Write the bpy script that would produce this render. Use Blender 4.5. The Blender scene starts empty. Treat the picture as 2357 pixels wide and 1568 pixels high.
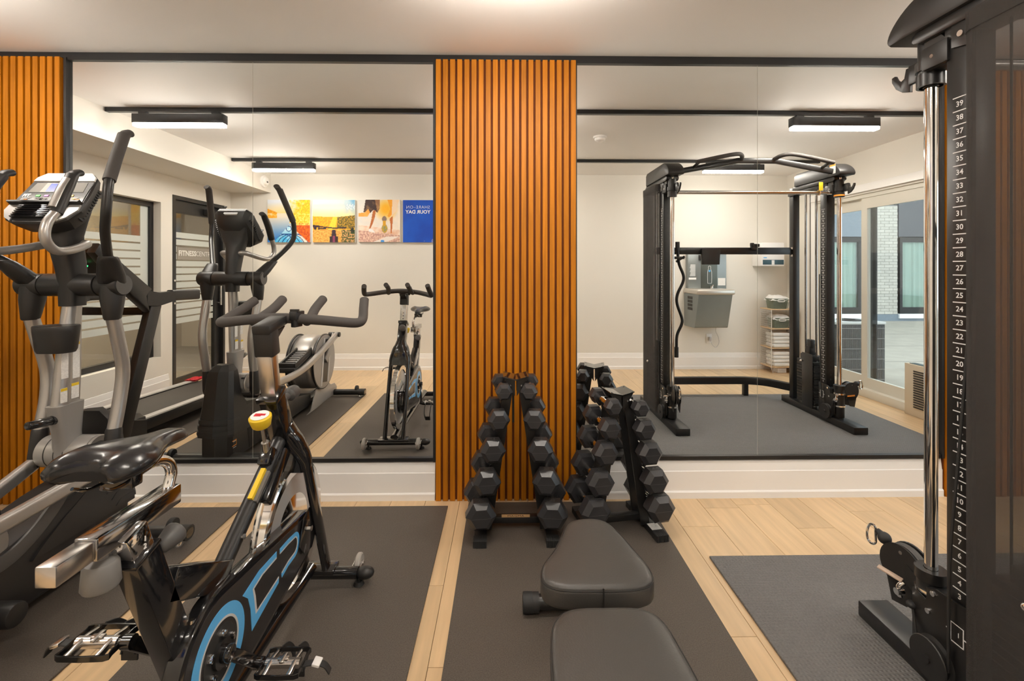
import bpy, bmesh, math, random
from mathutils import Vector, Matrix, noise
PI = math.pi
R = math.radians
random.seed(7)
SC = bpy.context.scene
COL = SC.collection
V = Vector

# ------------------------------------------------------------------ camera, sky, exposure
cam_d = bpy.data.cameras.new('camera'); cam = bpy.data.objects.new('camera', cam_d); COL.objects.link(cam)
cam.location = (0, -2.575, 1.303); cam.rotation_euler = (R(90), 0, R(-0.9))
cam_d.lens = 16; cam_d.sensor_width = 36; cam_d.shift_y = -(784 - 617) / 2357; cam_d.clip_start = 0.03
SC.camera = cam
SC.view_settings.view_transform = 'Standard'; SC.view_settings.look = 'None'
SC.view_settings.gamma = 1; SC.view_settings.use_curve_mapping = False
SC.view_settings.exposure = 0.93
SC.cycles.use_denoising = True
SC.cycles.max_bounces = 14; SC.cycles.diffuse_bounces = 7; SC.cycles.glossy_bounces = 8
SC.cycles.transparent_max_bounces = 12; SC.cycles.sample_clamp_indirect = 6
LAMP_STRENGTH = 62; LAMP_COLOR = (1.0, 0.915, 0.81)
w = bpy.data.worlds.new('overcast_sky'); SC.world = w; w.use_nodes = True
bg = w.node_tree.nodes['Background']; bg.inputs[0].default_value = (0.90, 0.95, 1.0, 1); bg.inputs[1].default_value = 1.5

# ------------------------------------------------------------------ materials
def lin(c):
    if isinstance(c, str):
        c = [int(c[i:i + 2], 16) / 255 for i in (0, 2, 4)]
        return tuple(x / 12.92 if x <= .04045 else ((x + .055) / 1.055) ** 2.4 for x in c)
    return tuple(c)
MATS = {}
def mat(name, col, rough=.5, metal=0, var=.0, vscale=8, bump=0, bscale=60, coat=0, stretch=(1, 1, 1), rnd=0, spec=.5, emit=None, es=0, alpha=1, col2=None, detail=3):
    m = bpy.data.materials.new(name); m.use_nodes = True
    nt = m.node_tree; b = nt.nodes['Principled BSDF']; L = nt.links
    c = lin(col)
    b.inputs['Base Color'].default_value = (*c, 1); b.inputs['Roughness'].default_value = rough
    b.inputs['Metallic'].default_value = metal; b.inputs['Specular IOR Level'].default_value = spec
    b.inputs['Coat Weight'].default_value = coat; b.inputs['Coat Roughness'].default_value = .05
    b.inputs['Alpha'].default_value = alpha
    tc = nt.nodes.new('ShaderNodeTexCoord'); mp = nt.nodes.new('ShaderNodeMapping')
    mp.inputs['Scale'].default_value = stretch; L.new(tc.outputs['Object'], mp.inputs['Vector'])
    src = None
    if rnd:
        oi = nt.nodes.new('ShaderNodeObjectInfo'); add = nt.nodes.new('ShaderNodeVectorMath'); add.operation = 'ADD'
        mul = nt.nodes.new('ShaderNodeMath'); mul.operation = 'MULTIPLY'; mul.inputs[1].default_value = 37
        L.new(oi.outputs['Random'], mul.inputs[0]); L.new(mp.outputs[0], add.inputs[0]); L.new(mul.outputs[0], add.inputs[1]); vec = add.outputs[0]
    else: vec = mp.outputs[0]
    if var or col2:
        n = nt.nodes.new('ShaderNodeTexNoise'); n.inputs['Scale'].default_value = vscale; n.inputs['Detail'].default_value = detail
        L.new(vec, n.inputs['Vector'])
        r = nt.nodes.new('ShaderNodeValToRGB')
        a = tuple(min(1, x * (1 - var)) for x in c); d = lin(col2) if col2 else tuple(min(1, x * (1 + var)) for x in c)
        r.color_ramp.elements[0].position = .3; r.color_ramp.elements[1].position = .7
        r.color_ramp.elements[0].color = (*a, 1); r.color_ramp.elements[1].color = (*d, 1)
        L.new(n.outputs['Fac'], r.inputs['Fac']); src = r.outputs['Color']
    if rnd:
        hs = nt.nodes.new('ShaderNodeHueSaturation'); mr = nt.nodes.new('ShaderNodeMapRange')
        mr.inputs['To Min'].default_value = 1 - rnd; mr.inputs['To Max'].default_value = 1 + rnd
        L.new(oi.outputs['Random'], mr.inputs['Value']); L.new(mr.outputs[0], hs.inputs['Value'])
        if src: L.new(src, hs.inputs['Color'])
        else: hs.inputs['Color'].default_value = (*c, 1)
        src = hs.outputs['Color']
    if src: L.new(src, b.inputs['Base Color'])
    if bump:
        n2 = nt.nodes.new('ShaderNodeTexNoise'); n2.inputs['Scale'].default_value = bscale; n2.inputs['Detail'].default_value = 2
        L.new(vec, n2.inputs['Vector']); bp = nt.nodes.new('ShaderNodeBump'); bp.inputs['Strength'].default_value = bump
        bp.inputs['Distance'].default_value = .004; L.new(n2.outputs['Fac'], bp.inputs['Height']); L.new(bp.outputs[0], b.inputs['Normal'])
    if emit: b.inputs['Emission Color'].default_value = (*lin(emit), 1); b.inputs['Emission Strength'].default_value = es
    MATS[name] = m
    return m
def glass_mat(name, tint=(.92, .96, .95), refl=.05):
    m = bpy.data.materials.new(name); m.use_nodes = True; nt = m.node_tree; nt.nodes.clear(); L = nt.links
    o = nt.nodes.new('ShaderNodeOutputMaterial'); t = nt.nodes.new('ShaderNodeBsdfTransparent'); t.inputs[0].default_value = (*tint, 1)
    g = nt.nodes.new('ShaderNodeBsdfGlossy'); g.inputs['Roughness'].default_value = .005
    f = nt.nodes.new('ShaderNodeLayerWeight'); f.inputs[0].default_value = .5; mx = nt.nodes.new('ShaderNodeMixShader')
    p = nt.nodes.new('ShaderNodeMath'); p.operation = 'POWER'; p.inputs[1].default_value = 5
    ad = nt.nodes.new('ShaderNodeMath'); ad.operation = 'ADD'; ad.inputs[1].default_value = refl; ad.use_clamp = True
    L.new(f.outputs['Facing'], p.inputs[0]); L.new(p.outputs[0], ad.inputs[0]); L.new(ad.outputs[0], mx.inputs[0]); L.new(t.outputs[0], mx.inputs[1]); L.new(g.outputs[0], mx.inputs[2]); L.new(mx.outputs[0], o.inputs[0])
    MATS[name] = m; return m
def weave_mat(name, col, alpha, scale=420, rough=.8):
    m = mat(name, col, rough); nt = m.node_tree; L = nt.links; b = nt.nodes['Principled BSDF']
    tc = nt.nodes.new('ShaderNodeTexCoord'); sx = nt.nodes.new('ShaderNodeSeparateXYZ'); L.new(tc.outputs['Object'], sx.inputs[0])
    outs = []
    for ax in (1, 2):
        k = nt.nodes.new('ShaderNodeMath'); k.operation = 'MULTIPLY'; k.inputs[1].default_value = scale * 2 * PI; L.new(sx.outputs[ax], k.inputs[0])
        s = nt.nodes.new('ShaderNodeMath'); s.operation = 'SINE'; L.new(k.outputs[0], s.inputs[0]); outs.append(s)
    mu = nt.nodes.new('ShaderNodeMath'); mu.operation = 'MULTIPLY'; L.new(outs[0].outputs[0], mu.inputs[0]); L.new(outs[1].outputs[0], mu.inputs[1])
    mr = nt.nodes.new('ShaderNodeMapRange'); mr.inputs['From Min'].default_value = -.6; mr.inputs['From Max'].default_value = .6
    mr.inputs['To Min'].default_value = alpha - .15; mr.inputs['To Max'].default_value = min(1, alpha + .15)
    L.new(mu.outputs[0], mr.inputs['Value']); L.new(mr.outputs[0], b.inputs['Alpha'])
    return m
def col_mat(name, rough=.6):
    m = bpy.data.materials.new(name); m.use_nodes = True; nt = m.node_tree; b = nt.nodes['Principled BSDF']
    a = nt.nodes.new('ShaderNodeVertexColor'); a.layer_name = 'Col'; nt.links.new(a.outputs[0], b.inputs['Base Color']); b.inputs['Roughness'].default_value = rough
    MATS[name] = m; return m

WALL = mat('wall_paint', (.745, .72, .665), .6, var=.01, vscale=2)
WALLR = WALL
CEIL = mat('ceiling_paint', (.84, .83, .82), .7, var=.01, vscale=2)
TRIMW = mat('white_trim', (.86, .85, .84), .35)
BLKTRIM = mat('black_trim', (.012, .012, .013), .35)
SLAT = mat('slat_wood', 'B7700E', .5, spec=.25, var=.16, vscale=9, stretch=(7, 7, .35), rnd=.10, bump=.05, bscale=30)
SLATB = mat('slat_backing', '6E3408', .8)
OAK = mat('oak_plank', 'D2B58E', .33, var=.10, vscale=5, stretch=(7, .55, 7), rnd=.09, bump=.03, bscale=20, detail=5)
SUB = mat('subfloor', '8A6F50', .8)
MATRUB = mat('rubber_mat', (.064, .053, .044), .58, col2=(.115, .096, .080), vscale=260, bump=.35, bscale=320)
TMAT = mat('woven_mat', (.13, .127, .125), .7, col2=(.17, .168, .166), vscale=170)
MIRROR = mat('mirror_silver', (.93, .945, .935), 0, 1)
BLK = mat('black_plastic', (.017, .0162, .016), .42, bump=.02, bscale=200)
BLKS = mat('black_satin_steel', (.013, .0125, .0125), .33)
BLKG = mat('black_gloss_paint', (.008, .008, .009), .12, coat=.6)
GREYP = mat('grey_plastic', (.16, .155, .15), .4)
DGREY = mat('dark_grey_plastic', (.075, .073, .072), .42)
SILV = mat('silver_paint', (.46, .445, .43), .32, .75)
SILVG = mat('silver_grey_paint', (.33, .32, .31), .38, .4)
CHROME = mat('chrome', (.80, .79, .78), .07, 1)
DCHROME = mat('dark_chrome', (.40, .40, .41), .10, 1)
BRUSH = mat('brushed_steel', (.62, .60, .58), .25, 1)
FOAM = mat('foam_grip', (.055, .049, .046), .7, bump=.06, bscale=180)
RUBBER = mat('black_rubber', (.02, .02, .02), .6)
HEXR = mat('hex_rubber', (.030, .030, .033), .33, bump=.05, bscale=260)
VINYL = mat('bench_vinyl', (.05, .047, .044), .42, bump=.10, bscale=240)
SADDLE = mat('saddle_vinyl', (.014, .014, .016), .22, bump=.05, bscale=90)
WHITE = mat('white_print', (.82, .82, .82), .5)
DISP = mat('display_grey', (.30, .29, .27), .75, spec=.2)
DISPW = mat('display_white', (.52, .51, .49), .75, spec=.2)
PAPER = mat('paper_label', (.75, .74, .72), .5, var=.12, vscale=90, stretch=(1, 1, 3))
YEL = mat('yellow_label', (.75, .52, .02), .5)
ORG = mat('orange_label', (.85, .30, .03), .5)
RED = mat('red_plastic', (.55, .02, .03), .45)
BLUE = mat('sky_blue_decal', (.10, .42, .80), .35)
LGREY = mat('light_grey_decal', (.55, .54, .54), .4)
BEIGE = mat('beige_frame', (.66, .64, .57), .4)
FABM = weave_mat('mesh_fabric', (.05, .045, .042), .66)
GLASS = glass_mat('window_glass', (.93, .97, .97), .05)
GLASSD = glass_mat('corridor_glass', (.80, .80, .77), .10)
FROST = mat('frosted_film', (.62, .66, .63), .6, alpha=.86)
SCREENM = mat('dark_screen', (.03, .03, .032), .6, alpha=.72)
STEELG = mat('grey_steel', (.26, .29, .295), .33, .55, var=.05, vscale=3)
LAMPM = mat('lamp_diffuser', (.9, .9, .9), .5, emit=LAMP_COLOR, es=LAMP_STRENGTH)
ARTM = col_mat('canvas_print')
BRICK = mat('cream_brick', (.50, .475, .42), .75, rnd=.07, var=.06, vscale=14)
MORTAR = mat('mortar', (.36, .34, .31), .9)
CONC = mat('concrete', (.36, .33, .275), .8, var=.08, vscale=4, bump=.1, bscale=50)
CURT = mat('green_curtain', (.34, .42, .345), .75)
FACADE = mat('blue_grey_panel', (.085, .092, .105), .6, var=.06, vscale=30)
FACADE2 = mat('pale_blue_panel', (.19, .23, .27), .6, var=.06, vscale=30)
TOWEL = mat('white_towel', (.80, .79, .77), .9, bump=.5, bscale=160)
GREEN = mat('sage_basket', (.20, .235, .19), .7, bump=.2, bscale=120)
CARPET = mat('corridor_carpet', (.10, .092, .082), .9, col2=(.20, .185, .16), vscale=16, stretch=(1, 2.2, 1))
CORR = mat('corridor_wall', (.34, .30, .25), .7)
LCD = mat('blue_screen', (.01, .05, .35), .2, emit=(.01, .07, .5), es=.22)
# woven relief of the trainer mat, fine squares
def weave_bump(m, k):
    nt = m.node_tree; b = nt.nodes['Principled BSDF']; tc = nt.nodes.new('ShaderNodeTexCoord')
    ch = nt.nodes.new('ShaderNodeTexWave'); ch.bands_direction = 'X'; ch.inputs['Scale'].default_value = k
    c2 = nt.nodes.new('ShaderNodeTexWave'); c2.bands_direction = 'Y'; c2.inputs['Scale'].default_value = k
    mu = nt.nodes.new('ShaderNodeMath'); mu.operation = 'MULTIPLY'; bp = nt.nodes.new('ShaderNodeBump'); bp.inputs['Strength'].default_value = .7; bp.inputs['Distance'].default_value = .004
    nt.links.new(tc.outputs['Object'], ch.inputs[0]); nt.links.new(tc.outputs['Object'], c2.inputs[0])
    nt.links.new(ch.outputs['Fac'], mu.inputs[0]); nt.links.new(c2.outputs['Fac'], mu.inputs[1]); nt.links.new(mu.outputs[0], bp.inputs['Height']); nt.links.new(bp.outputs[0], b.inputs['Normal'])
weave_bump(TMAT, 22)

# ------------------------------------------------------------------ mesh builder
def frame_mat(o, x, y, z):
    m = Matrix.Identity(4)
    for i, a in enumerate((x, y, z)):
        a = V(a)
        for k in range(3): m[k][i] = a[k]
    for k in range(3): m[k][3] = o[k]
    return m
def catmull(pts, sub):
    pts = [V(p) for p in pts]
    if sub <= 1 or len(pts) < 3: return pts, [i for i in range(len(pts))]
    out, par = [], []
    n = len(pts)
    for i in range(n - 1):
        p1, p2 = pts[i], pts[i + 1]
        p0 = pts[i - 1] if i else p1 * 2 - p2
        p3 = pts[i + 2] if i + 2 < n else p2 * 2 - p1
        for k in range(sub):
            t = k / sub
            out.append(.5 * ((2 * p1) + (p2 - p0) * t + (2 * p0 - 5 * p1 + 4 * p2 - p3) * t * t + (3 * p1 - p0 - 3 * p2 + p3) * t ** 3)); par.append(i + t)
    out.append(pts[-1]); par.append(n - 1)
    return out, par
def circ(n=12, rx=1, ry=1, ph=0): return [(rx * math.cos(2 * PI * i / n + ph), ry * math.sin(2 * PI * i / n + ph)) for i in range(n)]
def rrect(w, h, r=.2, k=3):
    out = []; rr = min(w, h) * r
    for cx, cy, a0 in ((w / 2 - rr, h / 2 - rr, 0), (-w / 2 + rr, h / 2 - rr, 90), (-w / 2 + rr, -h / 2 + rr, 180), (w / 2 - rr, -h / 2 + rr, 270)):
        for i in range(k + 1):
            a = R(a0 + 90 * i / k); out.append((cx + rr * math.cos(a), cy + rr * math.sin(a)))
    return out
class MB:
    def __init__(s): s.bm = bmesh.new()
    def _add(s, b2, m=None):
        if m is not None: bmesh.ops.transform(b2, matrix=m, verts=b2.verts)
        me = bpy.data.meshes.new('t'); b2.to_mesh(me); b2.free(); s.bm.from_mesh(me); bpy.data.meshes.remove(me); return s
    def box(s, c, d, rot=None, bev=0, seg=2):
        b = bmesh.new(); bmesh.ops.create_cube(b, size=1); bmesh.ops.scale(b, vec=d, verts=b.verts)
        if bev: bmesh.ops.bevel(b, geom=list(b.edges), offset=bev, segments=seg, affect='EDGES', profile=.5)
        m = Matrix.Translation(c)
        if rot is not None: m = m @ (rot if isinstance(rot, Matrix) else Matrix.Rotation(rot, 4, 'X'))
        return s._add(b, m)
    def box2(s, a, b, bev=0, seg=2):
        return s.box([(a[i] + b[i]) / 2 for i in range(3)], [abs(b[i] - a[i]) for i in range(3)], None, bev, seg)
    def beam(s, p, q, w, h, up=(0, 0, 1), bev=0):
        p, q = V(p), V(q); d = q - p; y = d.normalized(); x = y.cross(V(up))
        if x.length < 1e-4: x = y.cross(V((0, 1, 0)))
        x.normalize(); z = x.cross(y)
        return s.box((0, 0, 0), (w, d.length, h), frame_mat((p + q) / 2, x, y, z), bev)
    def cyl(s, p, q, r, r2=None, n=16, bev=0):
        p, q = V(p), V(q); r2 = r if r2 is None else r2; L = (q - p).length
        pr = [(0, 0), (r, 0), (r2, L), (0, L)] if not bev else [(0, 0), (r - bev, 0), (r - bev * .3, bev * .3), (r, bev), (r2, L - bev), (r2 - bev * .3, L - bev * .3), (r2 - bev, L), (0, L)]
        return s.lathe(pr, p, q - p, n)
    def lathe(s, prof, o, ax, n=20, sx=1, sy=1):
        o = V(o); z = V(ax).normalized(); x = z.cross(V((0, 0, 1)))
        if x.length < 1e-3: x = V((1, 0, 0))
        x.normalize(); y = z.cross(x); bm = s.bm; rings = []
        for r, h in prof:
            if r <= 1e-7: rings.append([bm.verts.new(o + z * h)])
            else: rings.append([bm.verts.new(o + z * h + x * r * sx * math.cos(2 * PI * i / n) + y * r * sy * math.sin(2 * PI * i / n)) for i in range(n)])
        for a, b in zip(rings, rings[1:]):
            for i in range(n):
                j = (i + 1) % n
                if len(a) == 1 and len(b) == 1: continue
                if len(a) == 1: f = (a[0], b[i], b[j])
                elif len(b) == 1: f = (a[i], b[0], a[j])
                else: f = (a[i], b[i], b[j], a[j])
                try: bm.faces.new(f)
                except ValueError: pass
        return s
    def loft(s, rings, cap=True, closed=False):
        bm = s.bm; vr = [[bm.verts.new(p) for p in r] for r in rings]
        pairs = list(zip(vr, vr[1:])) + ([(vr[-1], vr[0])] if closed else [])
        n = len(vr[0])
        for a, b in pairs:
            for i in range(n):
                j = (i + 1) % n
                try: bm.faces.new((a[i], a[j], b[j], b[i]))
                except ValueError: pass
        if cap and not closed:
            bm.faces.new(vr[0][::-1]); bm.faces.new(vr[-1])
        return s
    def tube(s, pts, r, n=10, sub=5, sec=None, up=None, closed=False, rad=None):
        c, par = catmull(pts, sub)
        if closed:
            c2, par = catmull(list(pts[-2:]) + list(pts) + list(pts[:3]), sub); c = c2[2 * sub:(2 + len(pts)) * sub]; par = [0] * len(c)
        sec = sec or circ(n)
        rings = []; N = None; m = len(c)
        for i, p in enumerate(c):
            if closed: t = (c[(i + 1) % m] - c[i - 1]).normalized()
            else: t = (c[min(i + 1, m - 1)] - c[max(i - 1, 0)]).normalized()
            if up is not None: N = t.cross(V(up)); N = N.normalized() if N.length > 1e-4 else V((1, 0, 0))
            elif N is None:
                N = t.cross(V((0, 0, 1)));  N = N.normalized() if N.length > 1e-3 else V((1, 0, 0))
            else:
                N = (N - t * N.dot(t)).normalized()
            B = N.cross(t)
            if rad:
                k = par[i]; a = int(k); b = min(a + 1, len(rad) - 1); rr = rad[a] + (rad[b] - rad[a]) * (k - a)
            else: rr = r
            rings.append([p + N * x * rr + B * y * rr for x, y in sec])
        return s.loft(rings, True, closed)
    def prism(s, poly, o, u, v, nrm, d, bev=0):
        o, u, v, nrm = V(o), V(u), V(v), V(nrm)
        b = bmesh.new(); f0 = [b.verts.new(o + u * x + v * y) for x, y in poly]; f1 = [b.verts.new(o + u * x + v * y + nrm * d) for x, y in poly]
        b.faces.new(f0[::-1]); b.faces.new(f1); n = len(poly)
        for i in range(n): b.faces.new((f0[i], f0[(i + 1) % n], f1[(i + 1) % n], f1[i]))
        if bev:
            bmesh.ops.recalc_face_normals(b, faces=b.faces)
            big = set(); 
            for f in b.faces:
                if len(f.verts) == n and n > 4 or (n <= 4 and abs(f.normal.dot(nrm.normalized())) > .9): big.add(f)
            es = [e for e in b.edges if any(f in big for f in e.link_faces)]
            bmesh.ops.bevel(b, geom=es, offset=bev, segments=2, affect='EDGES', profile=.5)
        return s._add(b)
    def sph(s, c, r, n=14, sc=(1, 1, 1), rot=None):
        b = bmesh.new(); bmesh.ops.create_uvsphere(b, u_segments=n, v_segments=max(6, n // 2 + 1), radius=r); bmesh.ops.scale(b, vec=sc, verts=b.verts)
        m = Matrix.Translation(c)
        if rot is not None: m = m @ rot
        return s._add(b, m)
    def quad(s, *p): s.bm.faces.new([s.bm.verts.new(q) for q in p]); return s
    def mesh(s, bme, m): b = bmesh.new(); b.from_mesh(bme); return s._add(b, m)
def text_mesh(txt, size, depth=.0006, bold=0, space=1):
    cu = bpy.data.curves.new('txt', 'FONT'); cu.body = txt; cu.size = size; cu.align_x = 'CENTER'; cu.align_y = 'CENTER'
    cu.extrude = depth; cu.resolution_u = 2; cu.offset = bold; cu.space_character = space
    o = bpy.data.objects.new('txt', cu); COL.objects.link(o); dg = bpy.context.evaluated_depsgraph_get(); dg.update()
    me = bpy.data.meshes.new_from_object(o.evaluated_get(dg)); bpy.data.objects.remove(o); bpy.data.curves.remove(cu); return me
W = {}
def prop(o, label=None, cat=None, group=None, kind=None):
    for k, v in (('label', label), ('category', cat), ('group', group), ('kind', kind)):
        if v: o[k] = v
    return o
def obj(name, mb, m, parent=None, label=None, kind=None, smooth=38, cat=None, group=None):
    bm = mb.bm
    bmesh.ops.recalc_face_normals(bm, faces=bm.faces)
    me = bpy.data.meshes.new(name)
    wm = W.get(parent.name) if parent is not None else Matrix.Identity(4)
    if parent is not None: bmesh.ops.transform(bm, matrix=wm.inverted(), verts=bm.verts)
    for f in bm.faces: f.smooth = True
    bm.to_mesh(me); bm.free(); me.set_sharp_from_angle(angle=R(smooth)); me.materials.append(m)
    o = bpy.data.objects.new(name, me); COL.objects.link(o)
    if parent is not None: o.parent = parent
    W[o.name] = wm
    return prop(o, label, cat, group, kind)
def thing(name, label, cat, loc=(0, 0, 0), rz=0, group=None):
    o = bpy.data.objects.new(name, None); COL.objects.link(o); o.location = loc; o.rotation_euler = (0, 0, rz); o.empty_display_size = .1
    W[o.name] = Matrix.Translation(loc) @ Matrix.Rotation(rz, 4, 'Z')
    return prop(o, label, cat, group)
def struct(name, mb, m, **k): return obj(name, mb, m, kind='structure', **k)
def dup(root, loc, rz=0, label=None, group=None):
    r = root.copy(); COL.objects.link(r); r.location = loc; r.rotation_euler = (0, 0, rz); W[r.name] = Matrix.Translation(loc) @ Matrix.Rotation(rz, 4, 'Z')
    if label: r['label'] = label
    if group: r['group'] = group
    for ch in root.children:
        c = ch.copy(); COL.objects.link(c); c.parent = r; W[c.name] = W[r.name]
        for g in ch.children:
            d = g.copy(); COL.objects.link(d); d.parent = c
    return r
def piece(name, me, parent, loc, label=None):            # one more part sharing mesh data
    o = bpy.data.objects.new(name, me); COL.objects.link(o); o.parent = parent; o.location = loc; W[o.name] = W[parent.name]; 
    if label: o['label'] = label
    return o

# ================================================================== ROOM
XL, XR, YB, ZC = -3.49, 3.66, -3.27, 2.5
struct('ceiling', MB().box2((XL - .3, YB - .2, ZC), (XR + .25, .25, ZC + .12)), CEIL)
floor = struct('floor', MB().box2((XL - .1, YB - .1, -.06), (XR + .1, .15, -.013)), SUB)
pw = .1905; mesh_cache = {}
ix = 0; x = XL
while x < XR:
    y = .05 - random.random() * 1.2; first = True; y1 = .05
    while y1 > YB:
        y0 = max(y, YB); wd = min(pw, XR - x)
        if y1 - y0 > .02:
            mb = MB().box(( 0, 0, 0), (wd - .0016, y1 - y0 - .0016, .013), None, .0008, 1)
            o = obj('plank', mb, OAK, floor); o.location = (x + wd / 2, (y0 + y1) / 2, -.0065)
        y1 = y0; y = y1 - 1.22
    x += pw
struct('wall_front', MB().box2((XL - .1, .004, -.02), (XR + .1, .2, ZC)), WALL)
struct('wall_back', MB().box2((XL - .1, YB - .15, -.02), (XR + .1, YB, ZC)), WALL)
# left wall with window and door openings
WY0, WY1, WZ0, WZ1 = -.60, -2.10, .40, 1.97
DY0, DY1, DZ1 = -2.26, -3.15, 2.075
lw = MB(); T = XL - .14
for a, b in (((T, .2, -.02), (XL, WY0, ZC)), ((T, WY0, -.02), (XL, WY1, WZ0)), ((T, WY0, WZ1), (XL, WY1, ZC)), ((T, WY1, -.02), (XL, DY0, ZC)), ((T, DY0, DZ1), (XL, DY1, ZC)), ((T, DY1, -.02), (XL, YB - .1, ZC))):
    lw.box2(a, b)
struct('wall_left', lw, WALL)
struct('wall_bulkhead', MB().box2((XL - .02, YB, 2.26), (-2.98, .004, ZC + .01)), WALL)
# right wall with the patio door opening
PY0, PY1, PZ0, PZ1 = -.30, -2.74, .05, 2.06
rw = MB(); T2 = XR + .14
for a, b in (((XR, .2, -.02), (T2, PY0, ZC)), ((XR, PY0, PZ1), (T2, PY1, ZC)), ((XR, PY0, -.02), (T2, PY1, PZ0)), ((XR, PY1, -.02), (T2, YB - .1, ZC))): rw.box2(a, b)
struct('wall_right', rw, WALLR)
# baseboards: stepped profile
PROF = [(0, 0), (.022, 0), (.022, .034), (.018, .040), (.014, .042), (.014, .150), (.011, .154), (.004, .205), (0, .208)]
def baseboard(name, p, q, nrm):
    p, q = V(p), V(q); d = (q - p); nrm = V(nrm)
    mb = MB().prism(PROF, p, nrm, V((0, 0, 1)), d.normalized(), d.length); return struct(name, mb, TRIMW, smooth=20)
baseboard('baseboard_front_left', (-2.43, 0, 0), (-.392, 0, 0), (0, -1, 0))
baseboard('baseboard_front_right', (.405, 0, 0), (2.50, 0, 0), (0, -1, 0))
baseboard('baseboard_back', (XL, YB, 0), (XR, YB, 0), (0, 1, 0))
baseboard('baseboard_left', (XL, 0, 0), (XL, DY0 + .06, 0), (1, 0, 0))
baseboard('baseboard_right', (XR, PY1 - .05, 0), (XR, YB, 0), (-1, 0, 0))
struct('trim_1', MB().box2((XL, -.014, 2.470), (XR, .004, 2.5)), BLKTRIM)

# mirrors
def mirror(x0, x1, label):
    o = obj('mirror_panel', MB().box2((x0 + .001, -.0005, .236), (x1 - .001, .0045, 2.458)), MIRROR, cat='mirror', group='wall mirror panels', label=label)
    return o
mirror(-2.426, -1.413, 'leftmost tall mirror panel behind the elliptical console')
mirror(-1.413, -.402, 'tall mirror panel between its vertical joint and the centre slat panel')
mirror(.406, 1.441, 'tall mirror panel just right of the centre slat panel')
mirror(1.441, 2.492, 'rightmost tall mirror panel beside the cable trainer')
def mframe(name, x0, x1):
    mb = MB()
    mb.box2((x0 - .012, -.014, .216), (x1 + .012, .004, .236)); mb.box2((x0 - .012, -.014, 2.458), (x1 + .012, .004, 2.470))
    mb.box2((x0 - .014, -.02, .216), (x0, .004, 2.470)); mb.box2((x1, -.02, .216), (x1 + .014, .004, 2.470))
    struct(name, mb, BLKTRIM)
mframe('trim_2', -2.426, -.402); mframe('trim_3', .406, 2.492)

# slat panels
slat_me = None
def slat_panel(x0, n, label, pitch=.0398):
    global slat_me
    t = thing('slat_panel', label, 'wall panel', (x0 + n * pitch / 2, 0, 0), 0, 'vertical wood slat panels')
    obj('backing', MB().box2((x0 - .004, -.008, .0), (x0 + n * pitch - .008, .004, 2.470)), SLATB, t)
    for i in range(n):
        xx = x0 + i * pitch + .014
        if slat_me is None:
            o = obj('slat', MB().box((0, 0, 0), (.0278, .022, 2.468), None, .0012, 1), SLAT, None); slat_me = o.data; bpy.data.objects.remove(o)
        piece('slat', slat_me, t, (xx - (x0 + n * pitch / 2), -.019, 1.235))
slat_panel(-.3855, 20, 'centre slat panel of orange wood behind the dumbbell racks')
slat_panel(-2.441 - 26 * .0398, 26, 'left slat panel of orange wood behind the elliptical')
slat_panel(2.512, 28, 'right slat panel of orange wood behind the cable trainer')

# ceiling tracks and lamps
def track(y, x0, x1, label):
    t = thing('ceiling_track', label, 'track', ((x0 + x1) / 2, y, 2.5))
    obj('rail', MB().box2((x0, y - .018, 2.468), (x1, y + .018, 2.4995)), BLKTRIM, t)
    obj('end_cap', MB().box2((x0 - .012, y - .019, 2.467), (x0, y + .019, 2.4995), .002), BLKTRIM, t)
track(-.87, -2.96, 3.5, 'black ceiling track nearer the mirrors'); track(-2.44, -2.96, 3.5, 'black ceiling track nearer the picture wall')
lamp0 = thing('linear_lamp', 'x', 'lamp', (0, 0, 0), 0, 'linear lamps on the ceiling tracks')
obj('housing', MB().box2((-.335, -.032, -.118), (.335, .032, -.050), .003), BLKTRIM, lamp0)
obj('diffuser', MB().box2((-.331, -.028, -.142), (.331, .028, -.1175), .004), LAMPM, lamp0)
for sx in (-.27, .27): obj('bracket', MB().box2((sx - .028, -.016, -.052), (sx + .028, .016, -.030)), BLKTRIM, lamp0)
lamps = [(-2.43, -.87, 'lit linear lamp at the left end of the track nearer the mirrors'), (.045, -.87, 'lit linear lamp in the middle of the track nearer the mirrors'), (2.52, -.87, 'lit linear lamp at the right end of the track nearer the mirrors'),
         (-2.413, -2.44, 'lit linear lamp above the pictures at the back'), (.06, -2.44, 'lit linear lamp in the middle of the rear track'), (2.533, -2.44, 'lit linear lamp above the cable trainer on the rear track')]
for i, (x, y, l) in enumerate(lamps):
    if i == 0: lamp0.location = (x, y, 2.5); lamp0['label'] = l
    else: dup(lamp0, (x, y, 2.5), 0, l)
t = thing('smoke_detector', 'round white smoke detector on the ceiling above the trainer', 'detector', (.866, -1.556, 2.5))
obj('base', MB().cyl((.866, -1.556, 2.482), (.866, -1.556, 2.4995), .062, n=24), TRIMW, t)
obj('sensor_head', MB().lathe([(0, 0), (.022, 0), (.03, .006), (.045, .012), (.05, .03), (.05, .034), (0, .034)], (.866, -1.556, 2.45), (0, 0, 1), 24), TRIMW, t)
t = thing('alarm_detector', 'round white alarm with dark display on the bulkhead', 'detector', (-2.98, -3.08, 2.37))
obj('base', MB().cyl((-2.9795, -3.08, 2.37), (-2.955, -3.08, 2.37), .075, n=28, bev=.004), TRIMW, t)
obj('sensor_head', MB().cyl((-2.955, -3.08, 2.37), (-2.925, -3.08, 2.37), .052, .046, n=28, bev=.004), TRIMW, t)
obj('display', MB().box((-2.925, -3.08, 2.362), (.003, .03, .018)), BLK, t)

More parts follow.
